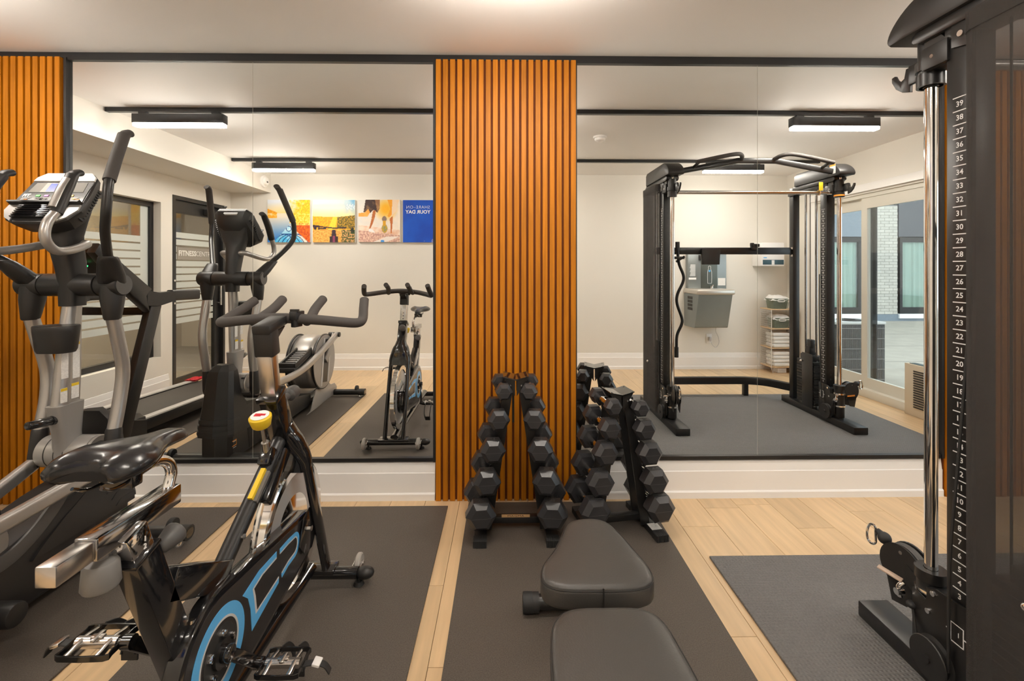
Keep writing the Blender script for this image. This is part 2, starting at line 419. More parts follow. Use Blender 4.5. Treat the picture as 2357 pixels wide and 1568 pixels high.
# ------------------------------------------------------------------ left window, door and corridor
win = struct('window_1', MB().box2((XL - .125, WY0, WZ0 + .05), (XL - .075, WY0 - .045, WZ1 - .05)).box2((XL - .125, WY1, WZ0 + .05), (XL - .075, WY1 + .045, WZ1 - .05)).box2((XL - .125, WY0, WZ0), (XL - .075, WY1, WZ0 + .05)).box2((XL - .125, WY0, WZ1 - .05), (XL - .075, WY1, WZ1)), BLKTRIM)
obj('pane', MB().box2((XL - .103, WY0 - .045, WZ0 + .05), (XL - .098, WY1 + .045, WZ1 - .05)), GLASSD, win)
for i in range(12):
    z = .705 + i * .0775
    obj('frosted_band', MB().box2((XL - .0968, WY0 - .05, z), (XL - .0962, WY1 + .14, z + .061)), FROST, win)
obj('frosted_border', MB().box2((XL - .0962, WY1 + .045, WZ0 + .05), (XL - .0958, WY1 + .14, WZ1 - .05)), FROST, win)
door = struct('door_1', MB().box2((XL - .10, DY0, 0), (XL + .006, DY0 - .04, DZ1 - .04)).box2((XL - .10, DY1, 0), (XL + .006, DY1 + .04, DZ1 - .04)).box2((XL - .10, DY0, DZ1 - .04), (XL + .006, DY1, DZ1)), BLKTRIM)
D0, D1 = DY0 - .043, DY1 + .043; DX = XL - .035
obj('door_leaf', MB().box2((DX - .04, D0, .11), (DX, D0 - .06, 1.90)).box2((DX - .04, D1, .11), (DX, D1 + .10, 1.90)).box2((DX - .04, D0, .01), (DX, D1, .11)).box2((DX - .04, D0, 1.90), (DX, D1, DZ1 - .042)), BLKTRIM, door)
obj('pane', MB().box2((DX - .025, D0 - .06, .11), (DX - .02, D1 + .10, 1.90)), GLASSD, door)
for i in range(13):
    z = .70 + i * .0775
    if 1.38 < z + .03 < 1.54:
        obj('frosted_band', MB().box2((DX - .0196, D0 - .06, z), (DX - .019, -2.40, z + .061)), FROST, door); continue
    obj('frosted_band', MB().box2((DX - .0196, D0 - .06, z), (DX - .019, D1 + .10, z + .061)), FROST, door)
obj('sign_plate', MB().box2((DX - .0190, -2.41, 1.395), (DX - .0185, -2.985, 1.53)), mat('sign_plate', (.30, .275, .24), .5), door)
SGNM = mat('sign_lettering', (.80, .80, .78), .5)
sg = MB().mesh(text_mesh('FITNESS', .080, .0004, .002), frame_mat((DX - .0178, -2.565, 1.463), (0, -1, 0), (0, 0, 1), (1, 0, 0)) @ Matrix.Scale(1, 4))
sg.mesh(text_mesh('CENTRE', .080, .0004, -.0005), frame_mat((DX - .0178, -2.848, 1.463), (0, -1, 0), (0, 0, 1), (1, 0, 0)))
obj('lettering', sg, SGNM, door, kind='stuff')
obj('door_closer', MB().box2((DX, -2.80, 1.92), (DX + .06, -3.06, 1.985), .006).box2((DX + .06, -3.02, 1.985), (DX + .10, -3.05, 2.0)).beam((DX + .08, -3.03, 2.0), (DX + .26, -2.80, 2.02), .03, .012), BLK, door)
obj('pull_handle', MB().cyl((DX + .045, -3.06, .85), (DX + .045, -3.06, 1.2), .012).cyl((DX, -3.06, .88), (DX + .045, -3.06, .88), .008).cyl((DX, -3.06, 1.17), (DX + .045, -3.06, 1.17), .008), BRUSH, door)
for zz in (.93, 1.17): obj('hinge_bolt', MB().cyl((XL + .006, DY0 - .02, zz), (XL + .012, DY0 - .02, zz), .011, n=12), CHROME, door)
CX0 = XL - 1.9
struct('wall_corridor', MB().box2((CX0 - .1, .3, -.02), (CX0, -5.2, 2.6)).box2((CX0, .3, -.02), (XL - .14, .2, 2.6)).box2((CX0, -5.2, -.02), (XL - .14, -5.1, 2.6)), CORR)
struct('floor_corridor', MB().box2((CX0, .3, -.06), (XL - .1, -5.2, -.004)), CARPET)
struct('ceiling_corridor', MB().box2((CX0, .3, 2.5), (XL - .1, -5.2, 2.6)), CEIL)
struct('wall_corridor_near', MB().box2((XL - .14, YB - .1, -.02), (XL - .04, -5.2, 2.6)), CORR)
lt = bpy.data.lights.new('corridor_lamp', 'AREA'); lt.energy = 75; lt.size = .5; lt.color = (1, .85, .66)
lo = bpy.data.objects.new('corridor_lamp', lt); COL.objects.link(lo); lo.location = (XL - 1.0, -2.4, 2.45)

# ------------------------------------------------------------------ patio door and outside
pd = struct('door_2', MB().box2((XR + .02, PY0, PZ0 + .03), (XR + .12, PY0 - .05, PZ1 - .04)).box2((XR + .02, PY1, PZ0 + .03), (XR + .12, PY1 + .05, PZ1 - .04)).box2((XR + .02, PY0, PZ1 - .04), (XR + .12, PY1, PZ1)).box2((XR - .03, PY0, PZ0 - .05), (XR + .12, PY1, PZ0 + .03), .004), BEIGE)
def leaf(y0, y1, x):
    mb = MB().box2((x, y0, .185), (x + .035, y0 - .075, 1.91)).box2((x, y1, .185), (x + .035, y1 + .075, 1.91)).box2((x, y0, .078), (x + .035, y1, .185)).box2((x, y0, 1.91), (x + .035, y1, 2.022))
    o = obj('sliding_leaf', mb, BEIGE, pd)
    obj('pane', MB().box2((x + .014, y0 - .075, .185), (x + .02, y1 + .075, 1.91)), GLASS, o)
leaf(-.36, -2.08, XR + .03); leaf(-2.03, -2.69, XR + .075)
obj('screen_edge', MB().box2((XR + .085, -2.065, .16), (XR + .095, -1.955, 1.93)), SCREENM, pd)
struct('trim_4', MB().prism([(0, 0), (.03, 0), (.03, .05), (.018, .075), (0, .08)], (XR, PY0 + .06, PZ1 + .02), (-1, 0, 0), (0, 0, 1), (0, -1, 0), abs(PY1 - PY0) + .12), TRIMW)
struct('trim_5', MB().box2((XR - .012, PY1 - .05, 0), (XR, PY1 + .01, PZ1 + .03)), TRIMW)
struct('floor_terrace', MB().box2((XR + .1, 3, -.12), (20, -9.2, -.05)), CONC)
for k, (a, b) in enumerate(((-5.2, -5.215), (-6.6, -6.62), (-3.9, -3.915))):
    struct('trim_terrace_joint', MB().box2((XR + .3, a, -.051), (14, b, -.0485)), mat('joint_%d' % k, (.2, .19, .17), .9))
FY = -8.9
bd = thing('building', 'brick building with curtained windows across the terrace', 'building', (10, FY, -.05))
obj('wall', MB().box2((3, FY - .4, -.05), (20, FY - .10, 6)), FACADE, bd)
obj('plinth', MB().box2((3, FY - .02, -.05), (20, FY + .02, .12)), FACADE2, bd)
obj('pier_core', MB().box2((9.475, FY - .10, .12), (10.035, FY - .004, 2.9)), MORTAR, bd)
bk = None; rows = 37
for r_ in range(rows):
    off = 0 if r_ % 2 else .12
    xs = 9.475; k = 0
    cuts = [9.475, 9.475 + (.12 if r_ % 2 else .22)]
    while cuts[-1] < 10.035: cuts.append(min(10.035, cuts[-1] + .215))
    for a, b in zip(cuts, cuts[1:]):
        if b - a < .03: continue
        o = obj('brick', MB().box2((a + .004, FY - .01, .125 + r_ * .0745), (b - .004, FY + .004 + random.random() * .003, .125 + r_ * .0745 + .066)), BRICK, bd)
obj('spandrel', MB().box2((10.06, FY - .10, 2.10), (12.2, FY + .01, 4.5)), FACADE, bd); obj('spandrel', MB().box2((7.2, FY - .10, 2.10), (9.25, FY + .01, 4.5)), FACADE2, bd)
def far_window(x0, x1):
    f = obj('window', MB().box2((x0, FY - .10, .30), (x0 + .07, FY + .03, 1.96)).box2((x1 - .07, FY - .10, .30), (x1, FY + .03, 1.96)).box2((x0, FY - .10, .14), (x1, FY + .03, .30)).box2((x0, FY - .10, 1.96), (x1, FY + .03, 2.08)), BLKTRIM, bd)
    ring = []
    n = 60
    fr = [V((x0 + .05 + (x1 - x0 - .1) * i / n, FY - .030 + .022 * math.sin(i * .95) + .010 * math.sin(i * 2.3), .26)) for i in range(n + 1)]
    mb = MB(); vs = [(mb.bm.verts.new(p), mb.bm.verts.new(p + V((0, 0, 1.74)))) for p in fr]
    for a, b in zip(vs, vs[1:]): mb.bm.faces.new((a[0], b[0], b[1], a[1]))
    obj('curtain', mb, CURT, f)
    obj('pane', MB().box2((x0 + .06, FY + .014, .28), (x1 - .06, FY + .018, 1.98)), GLASS, f)
    obj('sill', MB().box2((x0 - .03, FY - .02, .02), (x1 + .03, FY + .06, .135)), TRIMW, f)
far_window(10.07, 11.6); far_window(7.3, 9.06)
def ac(x0, x1, y, label, h=.72):
    t = thing('condenser_unit', label, 'air conditioner', ((x0 + x1) / 2, y, -.05), 0, 'outdoor condenser units')
    z0 = -.05
    obj('cabinet', MB().box2((x0, y - .34, z0), (x1, y, z0 + h - .03)), mat('condenser_dark', (.05, .05, .052), .6), t)
    obj('lid', MB().box2((x0 - .01, y - .35, z0 + h - .03), (x1 + .01, y + .01, z0 + h), .006), mat('condenser_lid', (.55, .55, .53), .5), t)
    g = MB()
    for i in range(46): g.box2((x0 + .012 + (x1 - x0 - .03) * i / 46, y, z0 + .03), (x0 + .016 + (x1 - x0 - .03) * i / 46, y + .006, z0 + h - .05))
    for i in range(6): g.box2((x0 + .01, y + .004, z0 + .04 + i * .12), (x1 - .01, y + .01, z0 + .05 + i * .12))
    obj('grille', g, GREYP, t, kind='stuff')
    obj('fan_guard', MB().lathe([(.06, 0), (.13, .0), (.13, .012), (.06, .012)], ((x0 + x1) / 2, y - .17, z0 + h), (0, 0, 1), 20), BLK, t)
ac(3.88, 4.46, -2.70, 'dark grilled condenser on the terrace behind the patio glass')
# wall heater under the window side
t = thing('wall_heater', 'beige louvred heater unit on the right wall', 'heater', (3.6, -.95, 0))
HT = mat('heater_beige', (.60, .52, .40), .45)
obj('casing', MB().box2((3.585, -1.455, .0), (3.655, -.45, .455), .006), HT, t)
obj('top_grille', MB().box2((3.60, -1.42, .455), (3.655, -.50, .459)), mat('grille_teal', (.05, .08, .085), .5), t)
for i in range(16):
    z = .08 + i * .021
    obj('louvre', MB().box2((3.578, -1.36, z), (3.5852, -.56, z + .009)), BLK, t)

# ------------------------------------------------------------------ floor mats
def fmat(x0, x1, y0, y1, m, label, h=.008):
    o = obj('floor_mat', MB().box2((x0, y0, .0005), (x1, y1, h), .0015, 1), m, None, label=label, cat='mat'); return o
fmat(-3.36, -2.45, -.10, -2.30, MATRUB, 'dark rubber mat under the treadmill')
fmat(-2.36, -1.43, -.085, -2.15, MATRUB, 'dark rubber mat under the elliptical')
fmat(-1.245, -.31, -.09, -2.15, MATRUB, 'dark rubber mat under the spin bike')
fmat(-.20, .795, -.058, -2.60, MATRUB, 'dark rubber mat under the dumbbell racks and bench')
fmat(.918, 3.25, -.545, -2.05, TMAT, 'grey ribbed mat under the cable trainer', .01)

# ------------------------------------------------------------------ pictures on the back wall
def fbm(x, y, s): return noise.fractal(V((x * s, y * s, s)), 1.0, 2.0, 4)
def mixc(a, b, t): t = max(0, min(1, t)); return tuple(a[i] + (b[i] - a[i]) * t for i in range(3))
def seg(s, t, a, b):
    ax, ay = a; bx, by = b; dx, dy = bx - ax, by - ay; k = max(0, min(1, ((s - ax) * dx + (t - ay) * dy) / (dx * dx + dy * dy))); return math.hypot(s - ax - k * dx, t - ay - k * dy)
def inside(s, t, poly):
    c = False; n = len(poly)
    for i in range(n):
        x1, y1 = poly[i]; x2, y2 = poly[i - 1]
        if (y1 > t) != (y2 > t) and s < (x2 - x1) * (t - y1) / (y2 - y1) + x1: c = not c
    return c
def h_(c): return tuple(int(c[i:i + 2], 16) / 255 for i in (0, 2, 4))
def art_kayak(s, t):
    n = fbm(s, t, 9); n2 = fbm(s + 5, t, 28)
    if t > .68:
        c = mixc(h_('F8D890'), h_('DDE4EE'), (t - .68) * 4 - s * .3)
        if s > .5: c = mixc(c, mixc(h_('FFD21E'), h_('F4A00C'), .5 + n2 * 1.4), (s - .5) * 3 + n * .8)
        if s < .22 and t < .79 - s * .4: c = mixc(h_('EFA51C'), h_('D98A12'), .5 + n2)
    else:
        c = mixc(h_('1F6FC8'), h_('E8DCC8'), t * 1.7 - s * .1)
        if s < .22 and t > .57: c = mixc(h_('EBA322'), h_('F5D9A0'), .5 + n * 2)
        if s > .62 - .1 * t + n * .1 or t > .56 and s > .5: c = mixc(h_('F6B514') if t > .45 else h_('E06A0E'), h_('B8410A') if t < .4 else h_('FFE070'), .5 + n2 * 1.6)
        ap = (.50, .40)
        if t < .40 and .50 - (.40 - t) * .88 < s < .53 + (.40 - t) * 1.08:
            c = mixc(h_('F2F5F4'), h_('39B0E8'), .25 + (.36 - t) * 1.8 + n * .3)
            if s > .50 + (.40 - t) * .85: c = h_('F4E8D8')
            for k in range(6):
                cx = .30 + k * .1
                if abs(math.hypot((s - cx) * .8, t + .1) - .30) < .009 or abs(math.hypot((s - .5), t - .32) * 2.0 - .12) < .02: c = h_('0E4A86')
    return c
def art_bike(s, t):
    n = fbm(s, t, 7); n2 = fbm(s + 3, t, 30)
    hz = .60 + .10 * max(0, s - .62) + .05 * max(0, .3 - s)
    if t > hz:
        c = mixc(h_('FFE9A0'), h_('FFF8EA'), (t - hz) * 5)
        c = mixc(c, h_('4B9AD0'), (s - .62) * 2.2 * (t - .55) * 2.2 + n * .2)
        if s > .8 and .78 < t < .9 and n2 > .05: c = h_('F4F8FA')
    else:
        c = mixc(h_('F2B412'), h_('E08A10'), .4 + n2 * 1.4)
        if s > .58 and t > .32: c = mixc(h_('B98A14'), h_('4C4A10'), .5 + n2 * 1.8)
        if abs(s - .5 - (t - .5) * .3) < .09 * (1.2 - t): c = mixc(c, h_('FFE24A'), .7)
        if t < .3: c = mixc(h_('C98A3A'), h_('EAB45A'), .5 + n2 * 2)
        if s > .68 and t < .3: c = mixc(h_('3A4A1A'), h_('D8A06A'), .4 + n2 * 2)
        if seg(s, t, (.31, .50), (.31, .62)) < .03: c = mixc(c, h_('D99A0A'), .7)
    d = min(seg(s, t, (.0, .385), (.15, .37)) - .012, seg(s, t, (.15, .37), (.5, .335)), seg(s, t, (.5, .335), (.78, .345)))
    if d < .015 or seg(s, t, (.05, .36), (.06, .33)) < .035 or seg(s, t, (.14, .32), (.3, .325)) < .018 or (abs(s - .5) < .045 + (.25 - t) * .15 and t < .3) or (abs(s - .5) < .10 and t < .14): c = h_('33202A')
    if s > .9 and t < .38 and n2 > -.1 and t > .2: c = h_('1D2614')
    if abs(s - .5) < .022 and t < .15: c = h_('8A3A5A')
    return c
def art_run(s, t):
    n = fbm(s, t, 8); n2 = fbm(s + 9, t, 26)
    c = mixc(h_('F6E8D8'), h_('C9D2D8'), (1 - s) * .7 * t + n * .2)
    c = mixc(c, h_('F7B41A'), 1.25 - math.hypot((s - .66), (t - .78)) * 4)
    gl = .40 - .12 * s
    if t < gl: c = mixc(h_('F2DCCB'), h_('E6B79A'), .5 + n)
    if t < gl - .12: c = mixc(h_('B98A80'), h_('E9C4AE'), .5 + n2 * 1.6)
    if t < .13 and abs(s - .66 - (t - .06) * 2.5) < .16: c = h_('EFE3DC')
    if math.hypot(s - .58, (t - .02) * 1.4) < .045: c = h_('2F8ADF')
    for poly, cc in (([(.12, .70), (.17, 1), (.50, 1), (.51, .80), (.46, .69), (.36, .76), (.28, .68)], '3A2420'), ([(.40, 1), (.52, 1), (.51, .78), (.46, .69)], '8A6040'),
                     ([(0, .60), (.22, .60), (.28, .70), (.24, .78), (.16, .70), (0, .68)], 'E8A040'), ([(.35, .75), (.42, .74), (.40, .60), (.34, .42), (.28, .31), (.26, .32), (.31, .52)], 'B0602A'),
                     ([(.24, .29), (.28, .32), (.34, .30), (.40, .23), (.33, .22), (.25, .25)], 'F2F0F2'), ([(.70, 1), (.97, 1), (.88, .72), (.74, .58), (.70, .61), (.77, .78)], 'F0A024'),
                     ([(.82, 1), (.99, 1), (.90, .72), (.80, .62)], 'F6DCC0'), ([(.75, .55), (.83, .62), (.82, .40), (.80, .20), (.77, .20), (.78, .38)], 'C06A34')):
        if inside(s, t, poly): c = mixc(h_(cc), (1, .8, .5), max(0, n) * .5)
    if math.hypot((s - .63) / .07, (t - .32) / .105) < 1: c = mixc(h_('C8A030'), h_('8A9070'), .5 + n2 * 2)
    if math.hypot((s - .625) / .055, (t - .54) / .075) < 1: c = h_('8A7468')
    if abs(s - .625) < .04 and .38 < t < .5: c = h_('D8A024')
    return c
def art_blue(s, t):
    c = mixc(h_('0A55C8'), h_('0246B4'), .5 + fbm(s, t, 2) + (s - .5) * .4)
    if t < .16 and s > .5:
        gx, gy = s * 46 % 1 - .5, t * 46 % 1 - .5
        if math.hypot(gx, gy) < .42 * (s - .45) * (1 - t * 6) * 1.5: c = mixc(h_('E9C0A0'), h_('F6F0F0'), s)
    return c
def canvas(x0, x1, z0, z1, fn, label, n=96):
    t = thing('wall_picture', label, 'picture', ((x0 + x1) / 2, YB, z0), 0, 'square pictures on the back wall')
    obj('canvas_body', MB().box2((x0, YB + .0005, z0), (x1, YB + .034, z1), .002), TRIMW, t)
    mb = MB(); bm = mb.bm
    g = [[bm.verts.new((x0 + .001 + (x1 - x0 - .002) * i / n, YB + .0345, z0 + .001 + (z1 - z0 - .002) * j / n)) for i in range(n + 1)] for j in range(n + 1)]
    for j in range(n):
        for i in range(n): bm.faces.new((g[j][i], g[j][i + 1], g[j + 1][i + 1], g[j + 1][i]))
    o = obj('print', mb, ARTM, t); me = o.data; ca = me.color_attributes.new('Col', 'FLOAT_COLOR', 'POINT'); wm = W[t.name]
    for i, v in enumerate(me.vertices):
        p = wm @ v.co; c = fn((p.x - x0) / (x1 - x0), (p.z - z0) / (z1 - z0)); ca.data[i].color = (*[max(0, min(1, q)) ** 2.2 for q in c], 1)
    return t
canvas(-3.005, -2.469, 1.628, 2.168, art_kayak, 'picture of a blue kayak bow on a golden lake')
canvas(-2.436, -1.903, 1.628, 2.168, art_bike, 'picture of bicycle handlebars on a sunlit track')
canvas(-1.859, -1.335, 1.632, 2.172, art_run, 'picture of runners\' legs on a sunny road')
t = canvas(-1.297, -.763, 1.628, 2.168, art_blue, 'plain blue picture with white lettering and dots')
fm = lambda x, z: frame_mat((x, YB + .036, z), (-1, 0, 0), (0, 0, 1), (0, 1, 0))
obj('lettering', MB().mesh(text_mesh('YOUR DAY', .062, .0004, .0016), fm(-1.105, 2.015)).mesh(text_mesh('SHARE\u2013ON', .056, .0004, -.0008, 1.1), fm(-1.105, 2.075)), mat('poster_white', (.9, .9, .92), .4), t, kind='stuff')

# ================================================================== DUMBBELL RACKS
TIERS = [(.145, 25), (.132, 20), (.121, 15), (.106, 10), (.082, 5)]      # across corners, printed weight
def hexpts(d): return [(d / 2 * math.cos(R(60 * i)), d / 2 * math.sin(R(60 * i))) for i in range(6)]
DB = {}
def dumbbell(k):
    """one hex dumbbell along Y, resting at the origin (its axis)"""
    d, wt = TIERS[k]
    hl = .045 + d * .33; gap = .066
    t = thing('hex_dumbbell', 'x', 'dumbbell', (0, 0, 0), 0, 'hex dumbbells on the racks')
    obj('handle', MB().lathe([(0, -gap - .01), (.013, -gap - .01), (.0135, -gap + .006), (.0145, -.03), (.0165, 0), (.0145, .03), (.0135, gap - .006), (.013, gap + .01), (0, gap + .01)], (0, 0, 0), (0, 1, 0), 16), CHROME, t)
    for s in (-1, 1):
        mb = MB(); rings = []
        for f, y in ((.80, gap), (1, gap + hl * .22), (1, gap + hl * .74), (.66, gap + hl), ):
            rings.append([V((x * f, s * y, z * f)) for x, z in hexpts(d)])
        mb.loft(rings)
        hd = obj('head', mb, HEXR, t, smooth=10)
        if s < 0:
            obj('face_seam', MB().box((0, s * (gap + hl + .0002), 0), (d * .64, .0008, .0014)), DGREY, hd)
            zt = d * .433
            obj('weight_mark', MB().mesh(text_mesh(str(wt), d * .20, .0005, .0008), frame_mat((0, s * (gap + hl * .48), zt + .0008), (1, 0, 0), (0, 1, 0), (0, 0, 1)))
                .box2((-d * .2, s * (gap + hl * .28), zt), (d * .2, s * (gap + hl * .30), zt + .0012)).box2((-d * .2, s * (gap + hl * .66), zt), (d * .2, s * (gap + hl * .68), zt + .0012)), DGREY, hd)
    return t, gap + hl
def rack(loc, rz, side, zt, spread, H, lean, tag, splay=(0, 0)):
    t = thing('dumbbell_rack', 'black A-frame dumbbell rack %s' % tag, 'rack', (*loc, 0), rz, 'A-frame dumbbell racks')
    M = W[t.name]
    P = lambda x, y, z: M @ V((x, y, z))
    def put(name, mb, m, par=t, **k):
        bmesh.ops.transform(mb.bm, matrix=M, verts=mb.bm.verts); return obj(name, mb, m, par, **k)
    xb, xt = spread[0] - .012, spread[1] - .03
    for s in (-1, 1):
        put('foot', MB().box2((s * (xb + .0) - .03, -.165, .009), (s * xb + .03, .165, .038), .002), BLKS)
        rib = MB()
        for i in range(7): rib.box2((s * xb - .027 + i * .0082, -.171, .010), (s * xb - .022 + i * .0082, -.120, .0405))
        put('foot_cap', rib.box2((s * xb - .031, -.168, .0085), (s * xb + .031, -.12, .0385)), RUBBER); put('foot_cap', MB().box2((s * xb - .031, .12, .0085), (s * xb + .031, .168, .0385)), RUBBER)
        for y in (-.045, .045):
            put('leg', MB().beam((s * (xb - .028), y, .03), (s * (xt - .006), y, H - .05), .008, .045, (s, 0, .3)), BLKS)
        for k, (d, wt) in enumerate(TIERS):
            z = zt[k]; f = (z - zt[0]) / (zt[4] - zt[0]); x = s * (spread[0] + (spread[1] - spread[0]) * f)
            rr = .016
            for y in (-.045, .045):       # saddle hooks carrying the handles
                put('cradle', MB().prism([(-.036, -.026), (.012, -.03), (.034, -.004), (.030, .006), (.013, -.0165), (-.013, -.0165), (-.022, .012), (-.036, .014)], (x, y - .004, z), (s, 0, 0), (0, 0, 1), (0, 1, 0), .008), BLKS)
    put('crossbar', MB().box2((-xb + .025, -.012, .035), (xb - .025, .026, .066), .003), BLKS)
    for y in (-.052, .044):
        for s in (-1, 1):
            put('apex_plate', MB().prism([(s * .004, -.07), (s * .060, .02), (s * .054, .028), (s * .004, .008)], (0, y, H - .028), (1, 0, 0), (0, 0, 1), (0, 1, 0), .008), BLKS)
            b = put('bolt', MB().cyl((s * .028, y - .004, H - .045), (s * .028, y + .012, H - .045), .005, n=8), CHROME)
    for s in (-1, 1): put('apex_tray', MB().prism([(0, -.006), (s * .062, .010), (s * .062, .014), (0, 0)], (0, -.06, H - .014), (1, 0, 0), (0, 0, 1), (0, 1, 0), .12), BLKG)
    if splay[0]: put('back_plate', MB().box2((-.016, .05, H - .26), (-.006, .056, H - .10)), BLKS)
    if tag.startswith('in front'):
        pl = put('name_plate', MB().box2((-.070, -.0135, .066), (.070, -.0115, .0795)), mat('name_plate_tan', 'C8A070', .5))
        put('lettering', MB().mesh(text_mesh('MAGMA', .0125, .0002, 0, 1.1), frame_mat((0, -.0139, .0727), (1.75, 0, 0), (0, 0, 1), (0, -1, 0))), BLK, pl, kind='stuff')
    else:
        put('information_label', MB().box2((xb - .026, -.115, .0382), (xb + .026, -.06, .0392)), PAPER)
    tn = ['largest', 'second largest', 'middle-sized', 'second smallest', 'smallest']; pn = ['at the foot of', 'second from the foot of', 'half way up', 'second from the top of', 'at the top of']
    for s in (-1, 1):
        for k in range(5):
            z = zt[k] + lean * (-s); f = (zt[k] - zt[0]) / (zt[4] - zt[0]); x = s * (spread[0] + (spread[1] - spread[0]) * f)
            lab = '%s black hex dumbbell %s the %s leg, %s rack' % (tn[k], pn[k], 'left' if s < 0 else 'right', side)
            p = P(x, 0, z)
            ry = rz + R(splay[0] if s < 0 else splay[1])
            if k not in DB: DB[k] = dumbbell(k)[0]; o = DB[k]; o.location = p; o.rotation_euler = (0, 0, ry); o['label'] = lab
            else: dup(DB[k], p, ry, lab)
rack((.054, -.305), 0, 'left-hand', [.136, .290, .438, .582, .714], (.182, .071), .775, 0, 'in front of the centre slat panel', (7, -5))
rack((.566, -.30), R(10), 'right-hand', [.152, .284, .420, .534, .634], (.165, .070), .695, .008, 'by the lower edge of the right mirror')

# ================================================================== BENCH
t = thing('weight_bench', 'adjustable weight bench with two black vinyl pads on the rubber mat', 'bench', (.26, -1.5, .008))
def pad(name, outline, z0, z1, par):
    n = len(outline); c = V((sum(p[0] for p in outline) / n, sum(p[1] for p in outline) / n, 0))
    pts, _ = catmull(list([V((*p, 0)) for p in outline[-2:]]) + [V((*p, 0)) for p in outline] + [V((*p, 0)) for p in outline[:3]], 6)
    pts = pts[12:12 + n * 6]
    rings = []
    m = len(pts)
    def off(d, z):
        r = []
        for i, p in enumerate(pts):
            tg = (pts[(i + 1) % m] - pts[i - 1]).normalized(); nr = V((tg.y, -tg.x, 0))
            if nr.dot(p - c) < 0: nr = -nr
            q = p - nr * d; r.append(V((q.x, q.y, z)))
        return r
    h = z1 - z0
    for d, f in ((.012, 0), (.003, .06), (0, .2), (0, .72), (.002, .80), (.0035, .83), (.003, .86), (.008, .955), (.02, .99)): rings.append(off(d, z0 + h * f))
    base = off(.02, 0)
    for f, dz in ((.86, .0008), (.6, .0018), (.25, .0022)): rings.append([V((c.x + (p.x - c.x) * f, c.y + (p.y - c.y) * f, z1 + dz)) for p in base])
    o = obj(name, MB().loft(rings), VINYL, par, smooth=60)
    obj('piping', MB().tube(off(.002, z0 + h * .845)[::3], .0022, n=6, sub=2, closed=True), BLK, o)
    return o
nose = [(.285, -1.022), (.345, -1.045), (.375, -1.12), (.396, -1.20), (.413, -1.27), (.408, -1.335), (.355, -1.366), (.255, -1.370), (.155, -1.366), (.104, -1.335), (.106, -1.27), (.150, -1.19), (.180, -1.12), (.215, -1.045)]
pad('seat_pad', nose, .388, .452, t)
obj('pad_seam', MB().tube([(.262, -1.3715, .452), (.262, -1.3735, .43), (.262, -1.3725, .39)], .0022, n=6), BLK, t)
back = [(.255, -1.428), (.345, -1.434), (.385, -1.475), (.397, -1.55), (.405, -1.66), (.410, -1.85), (.408, -2.05), (.385, -2.20), (.26, -2.24), (.13, -2.20), (.100, -2.05), (.095, -1.85), (.097, -1.66), (.102, -1.55), (.118, -1.475), (.165, -1.434)]
pad('back_pad', back, .388, .452, t)
obj('frame', MB().beam((.258, -1.10, .34), (.258, -2.15, .34), .06, .05, bev=.004).box2((.20, -1.12, .365), (.32, -1.32, .389)).box2((.20, -1.5, .365), (.32, -2.1, .389)), BLKS, t)
for y, n in ((-.862, 'front'), (-2.18, 'rear')):
    obj('foot_bar', MB().cyl((.105, y, .044), (.415, y, .044), .027), BLKS, t)
    for x in (.068, .452): obj('foot_grip', MB().cyl((x - (.0 if x < .2 else .04), y, .0435), (x + (.04 if x < .2 else .0), y, .0435), .035, n=24, bev=.006).cyl((x if x < .2 else x - .06, y, .0435), (x + .06 if x < .2 else x, y, .0435), .034, n=24), RUBBER, t)
obj('leg', MB().beam((.258, -.87, .05), (.258, -1.18, .335), .05, .05), BLKS, t)
obj('leg', MB().beam((.258, -2.17, .05), (.258, -1.95, .335), .05, .05), BLKS, t)

# ================================================================== SPIN BIKE
CX = -.795
bike = thing('spin_bike', 'black indoor spin bike with blue chain guard decals on its mat', 'exercise bike', (CX, -1.3, .008))
A = lambda name, mb, m, par=bike, **k: obj(name, mb, m, par, **k)
st = A('front_stabilizer', MB().tube([(-.985, -.70, .056), (-.60, -.702, .056)], 1, sec=circ(16, .026, .022), sub=1).box2((-.90, -.735, .066), (-.69, -.665, .084), .004), BLKG)
for s, x in ((-1, -1.0), (1, -.572)):
    A('end_cap', MB().sph((x + (-.0 if s < 0 else .0), -.702, .056), .03, sc=(1.25, .95, .8)), BLK, st)
    xw = -.992 if s < 0 else -.613
    A('transport_wheel', MB().lathe([(.012, -.011), (.034, -.011), (.040, -.006), (.040, .006), (.034, .011), (.012, .011)], (xw, -.652, .062), (1, 0, 0), 24), GREYP if False else mat('wheel_clear_grey', (.40, .38, .35), .3), st)
    A('wheel_hub', MB().cyl((xw - .02, -.652, .062), (xw + .02, -.652, .062), .010).beam((xw - .017, -.652, .062), (xw - .017, -.70, .062), .004, .02).beam((xw + .017, -.652, .062), (xw + .017, -.70, .062), .004, .02), CHROME, st)
    A('levelling_foot', MB().cyl((xw + .015, -.702, .0085), (xw + .015, -.702, .022), .022, .016).cyl((xw + .015, -.702, .02), (xw + .015, -.702, .04), .006), RUBBER, st)
for s in (-1, 1):
    A('fork_leg', MB().tube([(CX + s * .066, -.700, .072), (CX + s * .066, -.775, .28), (CX + s * .066, -.855, .50), (CX + s * .062, -.893, .615), (CX + s * .046, -.920, .690), (CX + s * .010, -.940, .735)], 1, sec=circ(18, .0145, .0295), up=(0, 1, 0)), BLKG)
    A('dropout_plate', MB().prism([(-.93, .30), (-.90, .385), (-.845, .40), (-.80, .36), (-.79, .28), (-.83, .24), (-.89, .25)], (CX + s * .058 - .003, 0, 0), (0, 1, 0), (0, 0, 1), (1, 0, 0), .006, .0015), BLKG)
    A('axle_nut', MB().cyl((CX + s * .058, -.87, .335), (CX + s * .077, -.87, .335), .010, n=6), CHROME)
